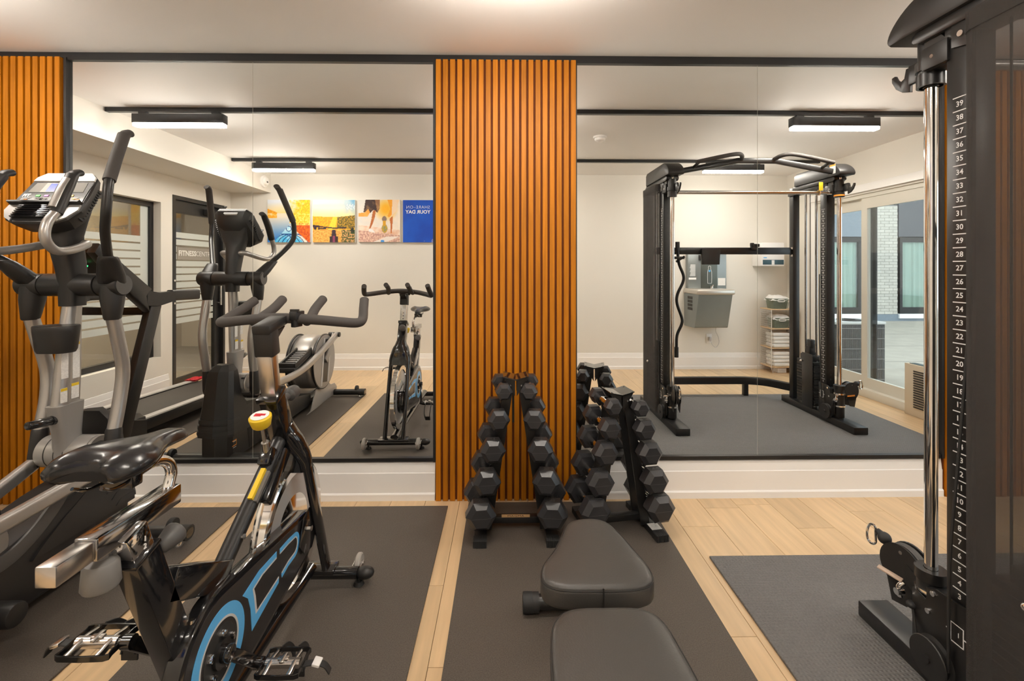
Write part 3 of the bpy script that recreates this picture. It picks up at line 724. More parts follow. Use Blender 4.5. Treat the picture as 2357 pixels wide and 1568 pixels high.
A('crown', MB().loft([[V((CX + x, y0 + y, z + y * .25)) for x, y in rrect(w_, d_, .46, 5)] for z, w_, d_, y0 in ((.565, .158, .058, -.880), (.600, .164, .066, -.890), (.640, .152, .078, -.903), (.680, .122, .084, -.916), (.715, .092, .082, -.928), (.745, .070, .074, -.940))]), BLKG, smooth=60)
A('head_tube', MB().beam((CX, -.925, .69), (CX, -1.012, .872), .062, .068, (0, 1, 0), .006).beam((CX, -1.008, .862), (CX, -1.016, .879), .070, .076, (0, 1, 0), .003), BLKG)
kb = A('post_knob', MB().lathe([(0, 0), (.012, 0), (.012, .03), (.016, .032), (.024, .04), (.026, .062), (.022, .078), (.012, .082), (0, .082)], (CX + .01, -.955, .838), (.12, 1, .15), 18), DGREY)
A('handlebar_post', MB().beam((CX, -1.010, .865), (CX, -1.048, 1.05), .050, .044, (0, 1, 0), .004), BRUSH)
ph = MB()
for i in range(6): ph.cyl((CX, -.985 - i * .0065 + .0, .885 + i * .022), (CX, -.99 - i * .0065, .8855 + i * .022), .0045, n=8)
A('post_holes', ph, BLK, kind='stuff')
A('stem_cap', MB().beam((CX, -1.036, 1.01), (CX, -1.052, 1.10), .062, .054, (0, 1, 0), .006).beam((CX, -1.082, 1.098), (CX, -.945, 1.125), .062, .034, bev=.008).prism([(-1.03, 1.085), (-.96, 1.10), (-1.03, 1.05)], (CX - .022, 0, 0), (0, 1, 0), (0, 0, 1), (1, 0, 0), .044), BLK)
hb = A('handlebar', MB().tube([(-1.012, -.715, 1.172), (-1.030, -.770, 1.142), (-1.048, -.840, 1.112), (-1.045, -.882, 1.104), (-1.005, -.917, 1.107), (-.92, -.942, 1.118), (-.80, -.955, 1.126), (-.68, -.930, 1.117), (-.602, -.890, 1.104), (-.556, -.848, 1.096), (-.548, -.812, 1.107), (-.556, -.775, 1.142), (-.563, -.742, 1.176)], .0178, n=14), FOAM)
for x0, x1, y0 in ((-.895, -.872, -.945), (-.708, -.715, -.938)):
    A('grip_horn', MB().tube([(x0, y0, 1.112), (x0 + (x1 - x0) * .3, y0 + .04, 1.122), (x1, -.845, 1.150), (x1, -.775, 1.180)], .0172, n=14), FOAM, hb)
A('display_clamp', MB().box((-.738, -.948, 1.135), (.028, .05, .030), Matrix.Rotation(R(-10), 4, 'Z'), .003).box((-.738, -.948, 1.120), (.018, .044, .052), Matrix.Rotation(R(-10), 4, 'Z'), .003).box((-.738, -.965, 1.152), (.03, .008, .012)), BLK, hb)
dt = A('down_tube', MB().tube([(CX, -.955, .70), (CX, -1.31, .445)], .0245, n=18, sub=1), BLKS)
A('warning_label', MB().beam((CX + .0205, -1.07, .634), (CX + .0205, -1.15, .576), .014, .0105, (1, 0, 0)), GREYP, dt)
A('warning_stripe', MB().beam((CX + .0075, -1.075, .6455), (CX + .0075, -1.155, .5875), .014, .0125, (0, .58, .81)), YEL, dt)
A('tube_bolt', MB().cyl((CX + .022, -1.225, .512), (CX + .030, -1.226, .514), .008, n=8), CHROME, dt)
A('brake_housing', MB().beam((CX + .014, -.965, .665), (CX + .014, -1.10, .545), .05, .05, (0, 1, 1), .01).box((CX, -1.035, .668), (.04, .055, .06), R(-35), .008), BLKG)
A('brake_arm', MB().tube([(CX + .012, -1.09, .56), (CX + .01, -1.13, .47), (CX + .005, -1.15, .38)], .010, n=8), CHROME)
bk_ = A('brake_knob', MB().lathe([(0, 0), (.024, 0), (.028, .004), (.034, .030), (.034, .036), (.030, .040), (0, .040)], (CX, -1.074, .785), (0, -.28, 1), 30), YEL)
A('knob_label', MB().lathe([(0, 0), (.028, 0), (.028, .0012), (0, .0012)], (CX, -1.0852, .8242), (0, -.28, 1), 24), WHITE, bk_)
A('stop_mark', MB().box((CX - .006, -1.0858, .8262), (.022, .014, .0014), Matrix.Rotation(R(16), 4, 'X')).box((CX + .010, -1.083, .8258), (.014, .010, .0014), Matrix.Rotation(R(16), 4, 'X')), RED, bk_)
A('brake_rod', MB().cyl((CX, -1.045, .69), (CX, -1.076, .79), .006).cyl((CX, -1.04, .685), (CX, -1.052, .725), .013), BRUSH)
A('link_beam', MB().beam((CX, -1.505, .565), (CX, -1.285, .442), .052, .075, bev=.005), BLKG)
A('seat_tube', MB().beam((CX, -1.580, .685), (CX, -1.425, .270), .052, .068, (0, 1, 0), .004).beam((CX, -1.580, .681), (CX, -1.583, .691), .058, .074, (0, 1, 0), .002), BLKG)
sp = A('seat_post', MB().beam((CX, -1.578, .675), (CX, -1.604, .748), .042, .056, (0, 1, 0), .003), CHROME)
A('post_marks', MB().mesh(text_mesh('1\n2', .016, .0004), frame_mat((CX + .0216, -1.583, .712), (0, 1, 0), (0, 0, 1), (1, 0, 0))), WHITE, sp, kind='stuff')
A('post_bolt', MB().cyl((CX, -1.622, .722), (CX, -1.636, .724), .006, n=8), CHROME, sp)
A('seat_post_knob', MB().lathe([(0, 0), (.009, 0), (.009, .018), (.012, .02), (.017, .024), (.0260, .060), (.0250, .068), (.021, .072), (0, .073)], (CX + .010, -1.553, .662), (.18, 1, .32), 20), DGREY)
sl = A('saddle_slider', MB().box2((CX - .037, -1.685, .734), (CX + .009, -1.455, .780), .004), DCHROME)
A('inner_bar', MB().box2((CX - .033, -1.762, .738), (CX + .005, -1.685, .776), .003), BRUSH, sl)
A('slider_knob', MB().lathe([(0, 0), (.03, 0), (.033, .006), (.030, .045), (.026, .052), (.016, .056), (.012, .058), (.012, .075), (0, .075)], (CX - .016, -1.648, .662), (0, 0, 1), 22), GREYP, sl)
A('saddle_stem', MB().tube([(CX - .014, -1.470, .772), (CX - .014, -1.458, .806), (CX - .014, -1.470, .836), (CX - .012, -1.51, .856), (CX - .008, -1.585, .862), (CX - .006, -1.63, .866)], .0125, n=14), CHROME, sl)
# saddle, nose toward the mirror
sd = []
prof = [(-1.722, .060, .020, .905), (-1.715, .078, .034, .908), (-1.69, .090, .042, .912), (-1.655, .089, .042, .914), (-1.62, .072, .036, .912), (-1.585, .050, .031, .908), (-1.55, .034, .027, .904), (-1.515, .028, .026, .901), (-1.490, .025, .024, .898), (-1.474, .020, .017, .894), (-1.468, .009, .008, .890)]
for y, wd, th, zc in prof:
    ring = []
    for i in range(24):
        a = 2 * PI * i / 24; cx_, sz = math.cos(a), math.sin(a)
        z = zc + .019 + th * (.50 * sz if sz > 0 else .95 * sz)
        if sz > 0: z -= .010 * max(0, 1 - (cx_ * 2.2) ** 2) * (1 if y < -1.6 else .3)
        z -= .010 * abs(cx_) ** 3
        yy = y + (.034 * max(0, 1 - (cx_ * 1.9) ** 2) * max(0, 1 - (y + 1.722) / .07) if y < -1.652 else 0)
        ring.append(V((CX + .008 + (y + 1.72) * .04 + wd * (abs(cx_) ** .8) * (1 if cx_ > 0 else -1), yy, z)))
    sd.append(ring)
sad = A('saddle', MB().loft(sd), SADDLE, smooth=70)
A('saddle_rails', MB().tube([(CX - .025, -1.70, .884), (CX - .022, -1.66, .867), (CX - .018, -1.56, .869), (CX - .01, -1.50, .891)], .0035, n=8).tube([(CX + .03, -1.70, .884), (CX + .026, -1.66, .867), (CX + .02, -1.56, .869), (CX + .008, -1.50, .891)], .0035, n=8).box((CX, -1.62, .868), (.07, .03, .034), None, .004), BLKG, sad)
A('flywheel', MB().lathe([(.02, -.012), (.075, -.010), (.195, -.006), (.200, -.016), (.228, -.018), (.235, -.014), (.235, .014), (.228, .018), (.200, .016), (.195, .006), (.075, .010), (.02, .012)], (CX, -.87, .335), (1, 0, 0), 56), CHROME, smooth=25)
A('flywheel_disc', MB().cyl((CX - .0085, -.87, .335), (CX + .0085, -.87, .335), .197, n=56), mat('flywheel_grey', (.52, .53, .54), .3, .5))
A('flywheel_hub', MB().cyl((CX - .055, -.87, .335), (CX + .055, -.87, .335), .022), BLKS)
# chain guard: hull of two circles in the YZ plane
def hull2(c0, r0, c1, r1, n=26):
    out = []; d = V((c1[0] - c0[0], c1[1] - c0[1])); L = d.length; b = math.atan2(d.y, d.x); al = math.acos((r0 - r1) / L)
    for i in range(n + 1):
        a = b + al + (2 * PI - 2 * al) * i / n; out.append((c0[0] + r0 * math.cos(a), c0[1] + r0 * math.sin(a)))
    for i in range(n + 1):
        a = b - al + 2 * al * i / n; out.append((c1[0] + r1 * math.cos(a), c1[1] + r1 * math.sin(a)))
    return out
G0, G1 = (-1.375, .297), (-.868, .300); YZ = ((0, 1, 0), (0, 0, 1), (1, 0, 0)); GX = -.7455
cg = A('chain_guard', MB().prism(hull2(G0, .160, G1, .090), (GX - .042, 0, 0), *YZ, .042, .006), BLKG)
A('guard_face', MB().prism(hull2(G0, .142, G1, .074), (GX - .001, 0, 0), *YZ, .0022), mat('guard_face_black', (.022, .021, .022), .25), cg)
def ringpoly(r0, r1, a0, a1, c, n=40):
    return [(c[0] + r1 * math.cos(a0 + (a1 - a0) * i / n), c[1] + r1 * math.sin(a0 + (a1 - a0) * i / n)) for i in range(n + 1)] + [(c[0] + r0 * math.cos(a1 + (a0 - a1) * i / n), c[1] + r0 * math.sin(a1 + (a0 - a1) * i / n)) for i in range(n + 1)]
def annulus(r0, r1, x0, x1):
    return MB().lathe([(r0, x0), (r1, x0), (r1, x1), (r0, x1), (r0, x0)], (0, *G0), (1, 0, 0), 60)
A('blue_ring', annulus(.083, .112, GX + .001, GX + .0022), BLUE, cg, label='sky blue ring decal')
A('grey_ring', annulus(.077, .083, GX + .001, GX + .0024), LGREY, cg)
A('crank_recess', MB().lathe([(0, GX + .0012), (.066, GX + .0012), (.066, GX + .002), (0, GX + .002)], (0, *G0), (1, 0, 0), 48), RUBBER, cg)
def strip(name, poly, m, x, par=cg): A(name, MB().prism(poly, (x, 0, 0), *YZ, .0012), m, par)
def outline(pts, wd):                      # open band of constant width along a path, inside offset to the right
    L_, Rr = [], []
    for i, p in enumerate(pts):
        a = V(pts[max(i - 1, 0)]); b = V(pts[min(i + 1, len(pts) - 1)]); d = (b - a).normalized(); nn = V((d.y, -d.x)); L_.append(tuple(p)); Rr.append((p[0] + nn.x * wd, p[1] + nn.y * wd))
    return L_ + Rr[::-1]
strip('blue_blade', [(-1.272, .372), (-1.185, .3865), (-1.080, .379), (-1.080, .361), (-1.170, .366), (-1.222, .356), (-1.214, .325), (-1.205, .270), (-1.065, .283), (-1.067, .268), (-1.225, .235), (-1.232, .305), (-1.245, .345)], BLUE, GX + .001)
strip('grey_blade', [(-1.222, .356), (-1.170, .366), (-1.080, .361), (-1.080, .356), (-1.165, .360), (-1.213, .351), (-1.205, .325), (-1.197, .275), (-1.066, .288), (-1.065, .283), (-1.205, .270), (-1.214, .325)], LGREY, GX + .0011)
arc = [(-.955 + .040 * math.cos(a), .322 + .043 * math.sin(a)) for a in [R(90 - 12 * i) for i in range(16)]]
strip('blue_loop', outline([(-1.058, .374), (-1.0, .371)] + arc + [(-1.0, .279), (-1.045, .270)], .014), BLUE, GX + .001)
strip('grey_loop', outline([(-1.058, .360), (-1.0, .357)] + [(-.955 + .026 * math.cos(a), .322 + .029 * math.sin(a)) for a in [R(90 - 12 * i) for i in range(16)]] + [(-1.0, .293), (-1.045, .284)], .004), LGREY, GX + .0011)
for y, z in ((-1.12, .418), (-1.45, .432)): A('guard_screw', MB().cyl((GX - .02, y, z), (GX - .02, y + .001, z + .010), .007, n=10), BRUSH, cg)
A('bottom_beam', MB().tube([(CX, -.71, .082), (CX, -.95, .085), (CX, -1.40, .088), (CX, -1.93, .080)], 1, sec=circ(14, .030, .022), up=(0, 0, 1)), BLKG)
A('rear_stabilizer', MB().tube([(-1.03, -1.95, .056), (-.56, -1.95, .056)], 1, sec=circ(16, .026, .022), sub=1), BLKG)
for x in (-1.0, -.59): A('levelling_foot', MB().cyl((x, -1.95, .0085), (x, -1.95, .04), .022, .012), RUBBER)
A('bracket_shell', MB().cyl((CX - .07, *G0), (GX + .012, *G0), .035).beam((CX, -1.425, .29), (CX, -1.375, .09), .045, .05, (0, 1, 0)), BLKS)
ch = MB()
for i in range(5):
    for k in (-1, 1):
        a = R(72 * i + 10 + k * 6); ch.cyl((GX + .002, G0[0] + .048 * math.cos(a), G0[1] + .048 * math.sin(a)), (GX + .012, G0[0] + .048 * math.cos(a), G0[1] + .048 * math.sin(a)), .0065, .005, n=8)
A('chainring_bolts', ch, CHROME, kind='stuff')
def pedal(c, par, s):
    x, y, z = c; body = MB().cyl((x - .048, y, z), (x + .048, y, z), .013)
    for dx in (-.034, .034):
        body.tube([(x + dx - .003, y - .044, z - .004), (x + dx, y - .03, z), (x + dx, y - .012, z + .004), (x + dx, y + .012, z + .004), (x + dx, y + .03, z), (x + dx - .003, y + .044, z - .004)], 1, sec=rrect(.012, .016, .3, 2), up=(0, 0, 1), sub=2)
    body.box((x, y, z + .012), (.03, .014, .010), None, .003).box((x, y, z + .014), (.012, .034, .008), None, .003)
    p = A('pedal', body, BRUSH, par)
    cage = [(x - .05, y - .046, z), (x + .05, y - .046, z), (x + .056, y - .03, z), (x + .056, y + .03, z), (x + .05, y + .046, z), (x - .05, y + .046, z), (x - .056, y + .03, z), (x - .056, y - .03, z)]
    A('pedal_cage', MB().tube(cage, 1, sec=rrect(.004, .014, .2, 1), up=(0, 0, 1), sub=2, closed=True), BLKG, par)
    A('toe_strap', MB().tube([(x + s * .058, y, z - .004), (x + s * .09, y + .003, z - .002), (x + s * .115, y + .006, z - .012), (x + s * .128, y + .01, z - .035)], 1, sec=rrect(.0045, .020, .3, 1), up=(0, 1, 0), sub=4), RUBBER, par)
    A('strap_buckle', MB().box((x + s * .094, y + .004, z - .002), (.022, .030, .008), Matrix.Rotation(R(s * 15), 4, 'Y'), .002), WHITE if s > 0 else BRUSH, par)
    tc = MB()
    for dx in (-.026, .022): tc.tube([(x + dx, y + .047, z), (x + dx, y + .085, z - .02), (x + dx * .9, y + .115, z - .065), (x + dx * .7, y + .09, z - .105)], 1, sec=rrect(.020, .004, .3, 1), up=(1, 0, 0), sub=5)
    tc.tube([(x - .02, y + .09, z - .105), (x + .02, y + .09, z - .105)], 1, sec=rrect(.03, .006, .3, 1), up=(0, 1, 0), sub=1)
    A('toe_clip', tc, RUBBER, par)
e1 = V((-.703, G0[0] + .112, G0[1] - .124)); e0 = V((-.888, G0[0] - .112, G0[1] + .124))
cr = A('crank_arm', MB().beam((-.722, *G0), e1, .030, .016, (1, 0, 0), .005).cyl((GX + .004, *G0), (-.712, *G0), .021, bev=.003).cyl(e1 - V((.010, 0, 0)), e1 + V((.012, 0, 0)), .016).cyl(e1, e1 + V((.03, 0, 0)), .009), BLKG)
pedal((e1.x + .070, e1.y, e1.z), cr, 1)
cr = A('crank_arm', MB().beam((-.868, *G0), e0, .030, .016, (1, 0, 0), .005).cyl((-.84, *G0), (-.878, *G0), .021, bev=.003).cyl(e0 - V((.010, 0, 0)), e0 + V((.012, 0, 0)), .016).cyl(e0, e0 - V((.03, 0, 0)), .009), BLKG)
pedal((e0.x - .070, e0.y, e0.z), cr, -1)

# ================================================================== ELLIPTICAL
EX = -1.868
el = thing('elliptical_trainer', 'silver and black elliptical trainer facing the left mirrors', 'elliptical', (EX, -1.1, .008))
E_ = lambda name, mb, m, par=el, **k: obj(name, mb, m, par, **k)
# front tower shroud: horizontal sections, ridge toward the mirror
def sec(z, xw, yf, yr, ridge=.022, cham=.03):
    return [V((EX - xw, yr, z)), V((EX - xw, yf - cham, z)), V((EX - xw * .80, yf, z)), V((EX + .012, yf + ridge, z)), V((EX + xw * .80, yf, z)), V((EX + xw, yf - cham, z)), V((EX + xw, yr, z))]
tower = E_('tower_shroud', MB().loft([sec(.215, .118, -.365, -.86), sec(.25, .117, -.367, -.82), sec(.30, .112, -.374, -.74), sec(.40, .102, -.389, -.56), sec(.46, .097, -.398, -.515), sec(.60, .086, -.418, -.500), sec(.625, .080, -.428, -.500), sec(.662, .048, -.465, -.505)]), BLK, smooth=22)
for i, z in enumerate((.232, .268, .304)):
    E_('shroud_rib', MB().loft([[p + V((0, 0, 0)) for p in sec(z, .121 - i * .003, -.3615 - i * .004, -.50 - i * .02, .024)], [p for p in sec(z + .022, .118 - i * .003, -.365 - i * .004, -.47 - i * .02, .022)]]), BLK, tower, smooth=15)
E_('tower_base', MB().loft([sec(.055, .100, -.385, -1.12), sec(.215, .100, -.385, -1.05)]), BLKS, smooth=22)
for zz, yy in ((.56, -.52), (.32, -.47)): E_('shroud_plug', MB().cyl((EX + .095, yy, zz), (EX + .113, yy, zz), .006, n=10), RUBBER, tower)
# body running back along the floor, right and left skins
body = [(-.55, .40), (-.70, .375), (-.85, .335), (-1.02, .285), (-1.25, .225), (-1.45, .19), (-1.60, .16), (-1.60, .06), (-1.1, .058), (-.60, .06)]
E_('rear_body', MB().prism(body, (EX - .105, 0, 0), *YZ, .210, .012), BLK)
E_('body_arc', MB().tube([(EX + .104, -.66, .50), (EX + .108, -.78, .36), (EX + .108, -.92, .275), (EX + .106, -1.06, .275), (EX + .106, -1.18, .305)], 1, sec=rrect(.055, .012, .3, 2), up=(1, 0, 0)), DGREY)
E_('drum_cover', MB().cyl((EX - .100, -1.02, .335), (EX + .100, -1.02, .335), .10, n=36, bev=.008), SILVG)
lg = MB().box2((EX + .1003, -.452, .178), (EX + .1012, -.450, .145)).box2((EX + .1003, -.452, .178), (EX + .1012, -.405, .175)).box2((EX + .1003, -.452, .145), (EX + .1012, -.405, .142))
E_('logo_mark', lg, ORG, kind='stuff'); E_('logo_line', MB().box2((EX + .1003, -.448, .171), (EX + .1012, -.415, .169)).box2((EX + .1003, -.448, .132), (EX + .1012, -.415, .130)), WHITE, kind='stuff')
E_('spine_tube', MB().box2((EX - .04, -.42, .03), (EX + .04, -2.1, .075), .006), BLKS)
E_('cross_tube', MB().cyl((EX - .16, -.99, .115), (EX + .20, -.99, .115), .040, n=20, bev=.008), BLK)
def stab(y, x0, x1, z):
    o = E_('stabilizer', MB().tube([(x0, y, z), (x1, y, z)], 1, sec=rrect(.062, .056, .45, 4), up=(0, 0, 1), sub=1), BLK)
    for x, s in ((x0, -1), (x1, 1)):
        E_('end_cap', MB().tube([(x - s * .05, y, z), (x + s * .012, y, z)], 1, sec=rrect(.072, .062, .45, 4), up=(0, 0, 1), sub=1), RUBBER, o)
        E_('cap_recess', MB().tube([(x + s * .0115, y, z), (x + s * .0135, y, z)], 1, sec=rrect(.050, .040, .45, 4), up=(0, 0, 1), sub=1), BLKG, o)
        E_('levelling_foot', MB().cyl((x - s * .04, y, .0085), (x - s * .04, y, z - .02), .02, .012), CHROME, o)
        E_('transport_wheel', MB().lathe([(.006, -.013), (.03, -.013), (.033, -.008), (.033, .008), (.03, .013), (.006, .013)], (x - s * .075, y + (.012 if y > -1 else -.012), z + .030), (1, 0, 0), 20), RUBBER, o)
stab(-.425, -2.235, -1.485, .066); stab(-2.05, -2.22, -1.425, .05)
# mast, collar, drum
E_('drum', MB().cyl((EX - .105, -.58, .515), (EX + .105, -.58, .515), .066, n=36, bev=.006), SILVG)
for x0, x1 in ((-.062, -.058), (-.02, -.017), (.018, .021)): E_('drum_seam', MB().cyl((EX + x0, -.58, .515), (EX + x1, -.58, .515), .0668, n=36), BLK)
E_('drum_ring', MB().lathe([(.04, .105), (.062, .105), (.066, .112), (.062, .118), (.04, .112)], (EX, -.58, .515), (1, 0, 0), 30), SILV)
E_('mast_collar', MB().loft([[V((EX + x, -.600 + y, .50)) for x, y in rrect(.082, .088, .4, 4)], [V((EX + x, -.604 + y, .60)) for x, y in rrect(.074, .094, .4, 4)], [V((EX + x, -.612 + y, .728)) for x, y in rrect(.068, .128, .3, 4)]]), SILVG)
ms = MB(); rg = []
for z, y, dep in ((.70, -.612, .118), (.80, -.603, .112), (.90, -.596, .104), (1.0, -.590, .092), (1.10, -.582, .078), (1.17, -.575, .07)):
    q = []
    for i in range(24):
        a = 2 * PI * i / 24; yy = math.sin(a); xx = math.cos(a)
        wd = .026 if yy < -.2 else .0185
        q.append(V((EX + wd * (abs(xx) ** .6) * (1 if xx > 0 else -1), y + dep / 2 * yy, z)))
    rg.append(q)
mast = E_('mast', ms.loft(rg), SILV)
for (y0, y1, z0, z1) in ((-.655, -.625, .84, .975), (-.600, -.568, .83, .985), (-.658, -.630, .74, .80), (-.606, -.572, .745, .81)):
    E_('warning_sticker', MB().box2((EX + (.0245 if y0 < -.62 else .0195), y0, z0), (EX + (.0265 if y0 < -.62 else .0212), y1, z1)), PAPER, mast)
    E_('sticker_header', MB().box2((EX + (.026 if y0 < -.62 else .0208), y0, z1 - .012), (EX + (.0268 if y0 < -.62 else .0215), y1, z1)), YEL, mast)
E_('adjust_lever', MB().cyl((EX, -.64, .672), (EX, -.675, .674), .022, .019).cyl((EX + .0, -.672, .674), (EX - .012, -.755, .680), .0185, .0165, n=18, bev=.004), BLKG)
cup = MB().loft([[V((EX + .018 + x, -.668 + y, z)) for x, y in rrect(w_, d_, .48, 5)] for z, w_, d_ in ((.955, .130, .080), (.968, .142, .092), (1.045, .158, .108), (1.062, .160, .110), (1.066, .156, .106))])
cuph = E_('cup_holder', cup, BLK, smooth=50)
E_('cup_opening', MB().lathe([(0, 0), (.040, 0), (.044, .0015), (0, .0015)], (EX - .008, -.680, 1.0655), (0, 0, 1), 28), RUBBER, cuph)
E_('neck', MB().loft([[V((EX + x, y + yy, z)) for x, yy in rrect(w_, d_, .35, 4)] for z, w_, d_, y in ((1.14, .070, .085, -.578), (1.24, .074, .09, -.578), (1.30, .078, .10, -.585), (1.38, .090, .105, -.602), (1.44, .115, .10, -.615), (1.50, .16, .07, -.612), (1.58, .19, .035, -.590))]), BLK, smooth=45)
E_('hub', MB().cyl((EX - .115, -.573, 1.230), (EX + .115, -.573, 1.230), .049, n=30, bev=.004), BLK)
for s in (-1, 1):
    E_('hub_boss', MB().cyl((EX + s * .118, -.573, 1.230), (EX + s * .214, -.573, 1.230), .0485, n=30, bev=.007), BLK)
    E_('boss_cap', MB().cyl((EX + s * .2145, -.573, 1.230), (EX + s * .2175, -.573, 1.230), .042, n=26), DGREY)
# swinging arms
for s, side in ((1, 'R'), (-1, 'L')):
    if s > 0: up_ = [(-1.640, -.668, 1.35), (-1.585, -.745, 1.44), (-1.552, -.780, 1.505), (-1.5435, -.785, 1.56), (-1.546, -.772, 1.645), (-1.566, -.715, 1.75), (-1.586, -.655, 1.855)]
    else: up_ = [(-2.063, -.673, 1.335), (-2.14, -.785, 1.43), (-2.195, -.865, 1.505), (-2.213, -.895, 1.56), (-2.217, -.905, 1.64), (-2.20, -.865, 1.75), (-2.172, -.80, 1.875)]
    b0 = V((EX + s * .168, -.575, 1.235)); so = V(up_[0])
    E_('arm_socket', MB().loft([[b0 + (so - b0) * f + V((x * r_, y * r_, 0)) for x, y in circ(18)] for f, r_ in ((.0, .050), (.35, .048), (.8, .039), (.97, .034), (1.0, .030))]), BLK, smooth=50)
    a = E_('swing_arm', MB().tube([so + (so - V(up_[1])) * .3] + up_[:6], .0170, n=16), BLKS)
    d = (V(up_[-1]) - V(up_[-2])).normalized()
    E_('hand_grip', MB().tube(up_[4:] , 1, n=14, sec=circ(14, .0218, .0205)).tube([V(up_[-1]) - d * .012, V(up_[-1]) + d * .006 + V((-s * .004, .012, .004)), V(up_[-1]) + V((-s * .004, .034, .018))], 1, sec=circ(14, .0216, .016), sub=3), FOAM, a, smooth=50)
    lo_ = [(EX + s * .174, -.583, 1.10), (EX + s * .172, -.555, 1.0), (EX + s * .166, -.520, .86), (EX + s * .160, -.525, .74), (EX + s * .158, -.555, .60)]
    E_('lower_socket', MB().loft([[V((EX + s * .168, -.575, 1.225)) + (V(lo_[0]) + V((0, 0, -.02)) - V((EX + s * .168, -.575, 1.225))) * f + V((x * r_ * .85, y * r_, 0)) for x, y in circ(18)] for f, r_ in ((0, .049), (.4, .047), (.95, .034), (1.0, .030))]), BLK, smooth=50)
    la = E_('lower_arm', MB().tube(lo_ + [(EX + s * .158, -.565, .56)], .0262, n=16), SILV)
    E_('arm_boot', MB().loft([[V((EX + s * .158 + x * wx, yb + y * wy, z)) for x, y in circ(18)] for z, wx, wy, yb in ((.605, .026, .028, -.556), (.595, .029, .031, -.557), (.53, .031, .036, -.562), (.47, .031, .040, -.568), (.445, .026, .034, -.570))]), BLK, la, smooth=50)
    # pedal rail back to the crank
    if s > 0: rl = [(EX + .158, -.59, .455), (EX + .160, -.80, .445), (EX + .160, -1.05, .432), (EX + .165, -1.30, .448), (EX + .185, -1.55, .515), (EX + .205, -1.95, .645)]
    else: rl = [(EX - .158, -.59, .46), (EX - .158, -.75, .40), (EX - .158, -.95, .33), (EX - .162, -1.2, .28), (EX - .18, -1.40, .245), (EX - .20, -1.58, .225)]
    r_ = E_('pedal_rail', MB().tube(rl, 1, sec=rrect(.040, .058, .4, 4), up=(0, 0, 1)), SILV)
    pz = .50 if s > 0 else .335; py = -1.36 if s > 0 else -1.02; tl = R(-14) if s > 0 else R(10); px_ = EX + s * .075
    rot = Matrix.Rotation(tl, 4, 'X')
    p_ = E_('pedal', MB().box((px_, py, pz), (.145, .36, .045), rot, .012).box((px_ - .064, py, pz + .03), (.016, .34, .05), rot, .006).box((px_ + .064, py, pz + .03), (.016, .34, .05), rot, .006).box((px_, py + .16 * math.cos(tl), pz + .03 + .16 * math.sin(tl)), (.14, .02, .06), rot, .006), BLK, r_)
    for k in range(8):
        dy = -.145 + k * .036
        E_('tread_rib', MB().box((px_, py + dy * math.cos(tl), pz + .028 + dy * math.sin(tl)), (.108, .020, .012), rot, .003), GREYP, p_)
    E_('rail_joint', MB().cyl((EX + s * .13, rl[-1][1], rl[-1][2]), (rl[-1][0] + s * .035, rl[-1][1], rl[-1][2]), .024, n=20, bev=.003), BLK, r_)
    # fixed handle
    fx = [(EX + s * .035, -.585, 1.405), (EX + s * .079, -.598, 1.405), (EX + s * .115, -.70, 1.378), (EX + s * .135, -.790, 1.370), (EX + s * .147, -.842, 1.41), (EX + s * .148, -.838, 1.47), (EX + s * .150, -.80, 1.525)]
    f_ = E_('fixed_handle', MB().tube(fx, .0168, n=16), SILV if s > 0 else SILVG)
    E_('pulse_grip', MB().tube([(EX + s * .150, -.806, 1.512), (EX + s * .146, -.765, 1.60), (EX + s * .138, -.728, 1.672)], 1, sec=circ(14, .0216, .0205), sub=3).tube([(EX + s * .138, -.73, 1.668), (EX + s * .137, -.718, 1.682), (EX + s * .136, -.695, 1.690)], 1, sec=circ(14, .0212, .0145), sub=3), BLK, f_, smooth=50)
    E_('sensor_plate', MB().tube([(EX + s * .150, -.822, 1.535), (EX + s * .147, -.786, 1.61), (EX + s * .143, -.757, 1.655)], 1, sec=circ(10, .0145, .008), sub=3), SILV, f_)
# console: plate tilted to the user
ct = V((EX, -.575, 1.700)); cb = V((EX, -.738, 1.475)); cd = (cb - ct); cl = cd.length; cd.normalize(); cn = cd.cross(V((1, 0, 0))); cn = cn if cn.z > 0 else -cn
cm = frame_mat((ct + cb) / 2, (1, 0, 0), -cd, cn)
oc = [(x_ * .94, y_ * .88) for x_, y_ in [(-.100, .160), (.100, .160), (.132, .128), (.150, .02), (.158, -.08), (.130, -.135), (.085, -.158), (-.085, -.158), (-.130, -.135), (-.158, -.08), (-.150, .02), (-.132, .128)]]
def cpr(name, poly, z0, z1, m, par, bev=0, **k):
    mb = MB().prism(poly, (0, 0, z0), (.94, 0, 0), (0, .88, 0), (0, 0, 1), z1 - z0, bev); bmesh.ops.transform(mb.bm, matrix=cm, verts=mb.bm.verts); return E_(name, mb, m, par, **k)
mb = MB().loft([[V((x * f, y * f + o_, z)) for x, y in oc] for z, f, o_ in ((-.085, .45, -.03), (-.06, .80, -.015), (-.012, .985, 0), (.004, 1.0, 0), (.012, .97, 0))])
bmesh.ops.transform(mb.bm, matrix=cm, verts=mb.bm.verts); con = E_('console', mb, BLK, smooth=30)
cpr('top_cap', [(-.100, .158), (.100, .158), (.130, .128), (.135, .104), (-.135, .104), (-.130, .128)], .010, .018, TRIMW, con, .002)
cpr('face_plate', [(-.134, .100), (.134, .100), (.142, .0), (.146, -.035), (-.146, -.035), (-.142, .0)], .011, .0145, BLKG, con)
cpr('display_panel', [(-.112, .092), (.112, .092), (.120, .030), (-.120, .030)], .0145, .0158, DISP, con)
cpr('display_band', [(-.066, .092), (.066, .092), (.069, .030), (-.069, .030)], .0158, .0163, DISPW, con)
cpr('screen', [(-.045, .086), (.045, .086), (.045, .034), (-.045, .034)], .0163, .0168, LCD, con)
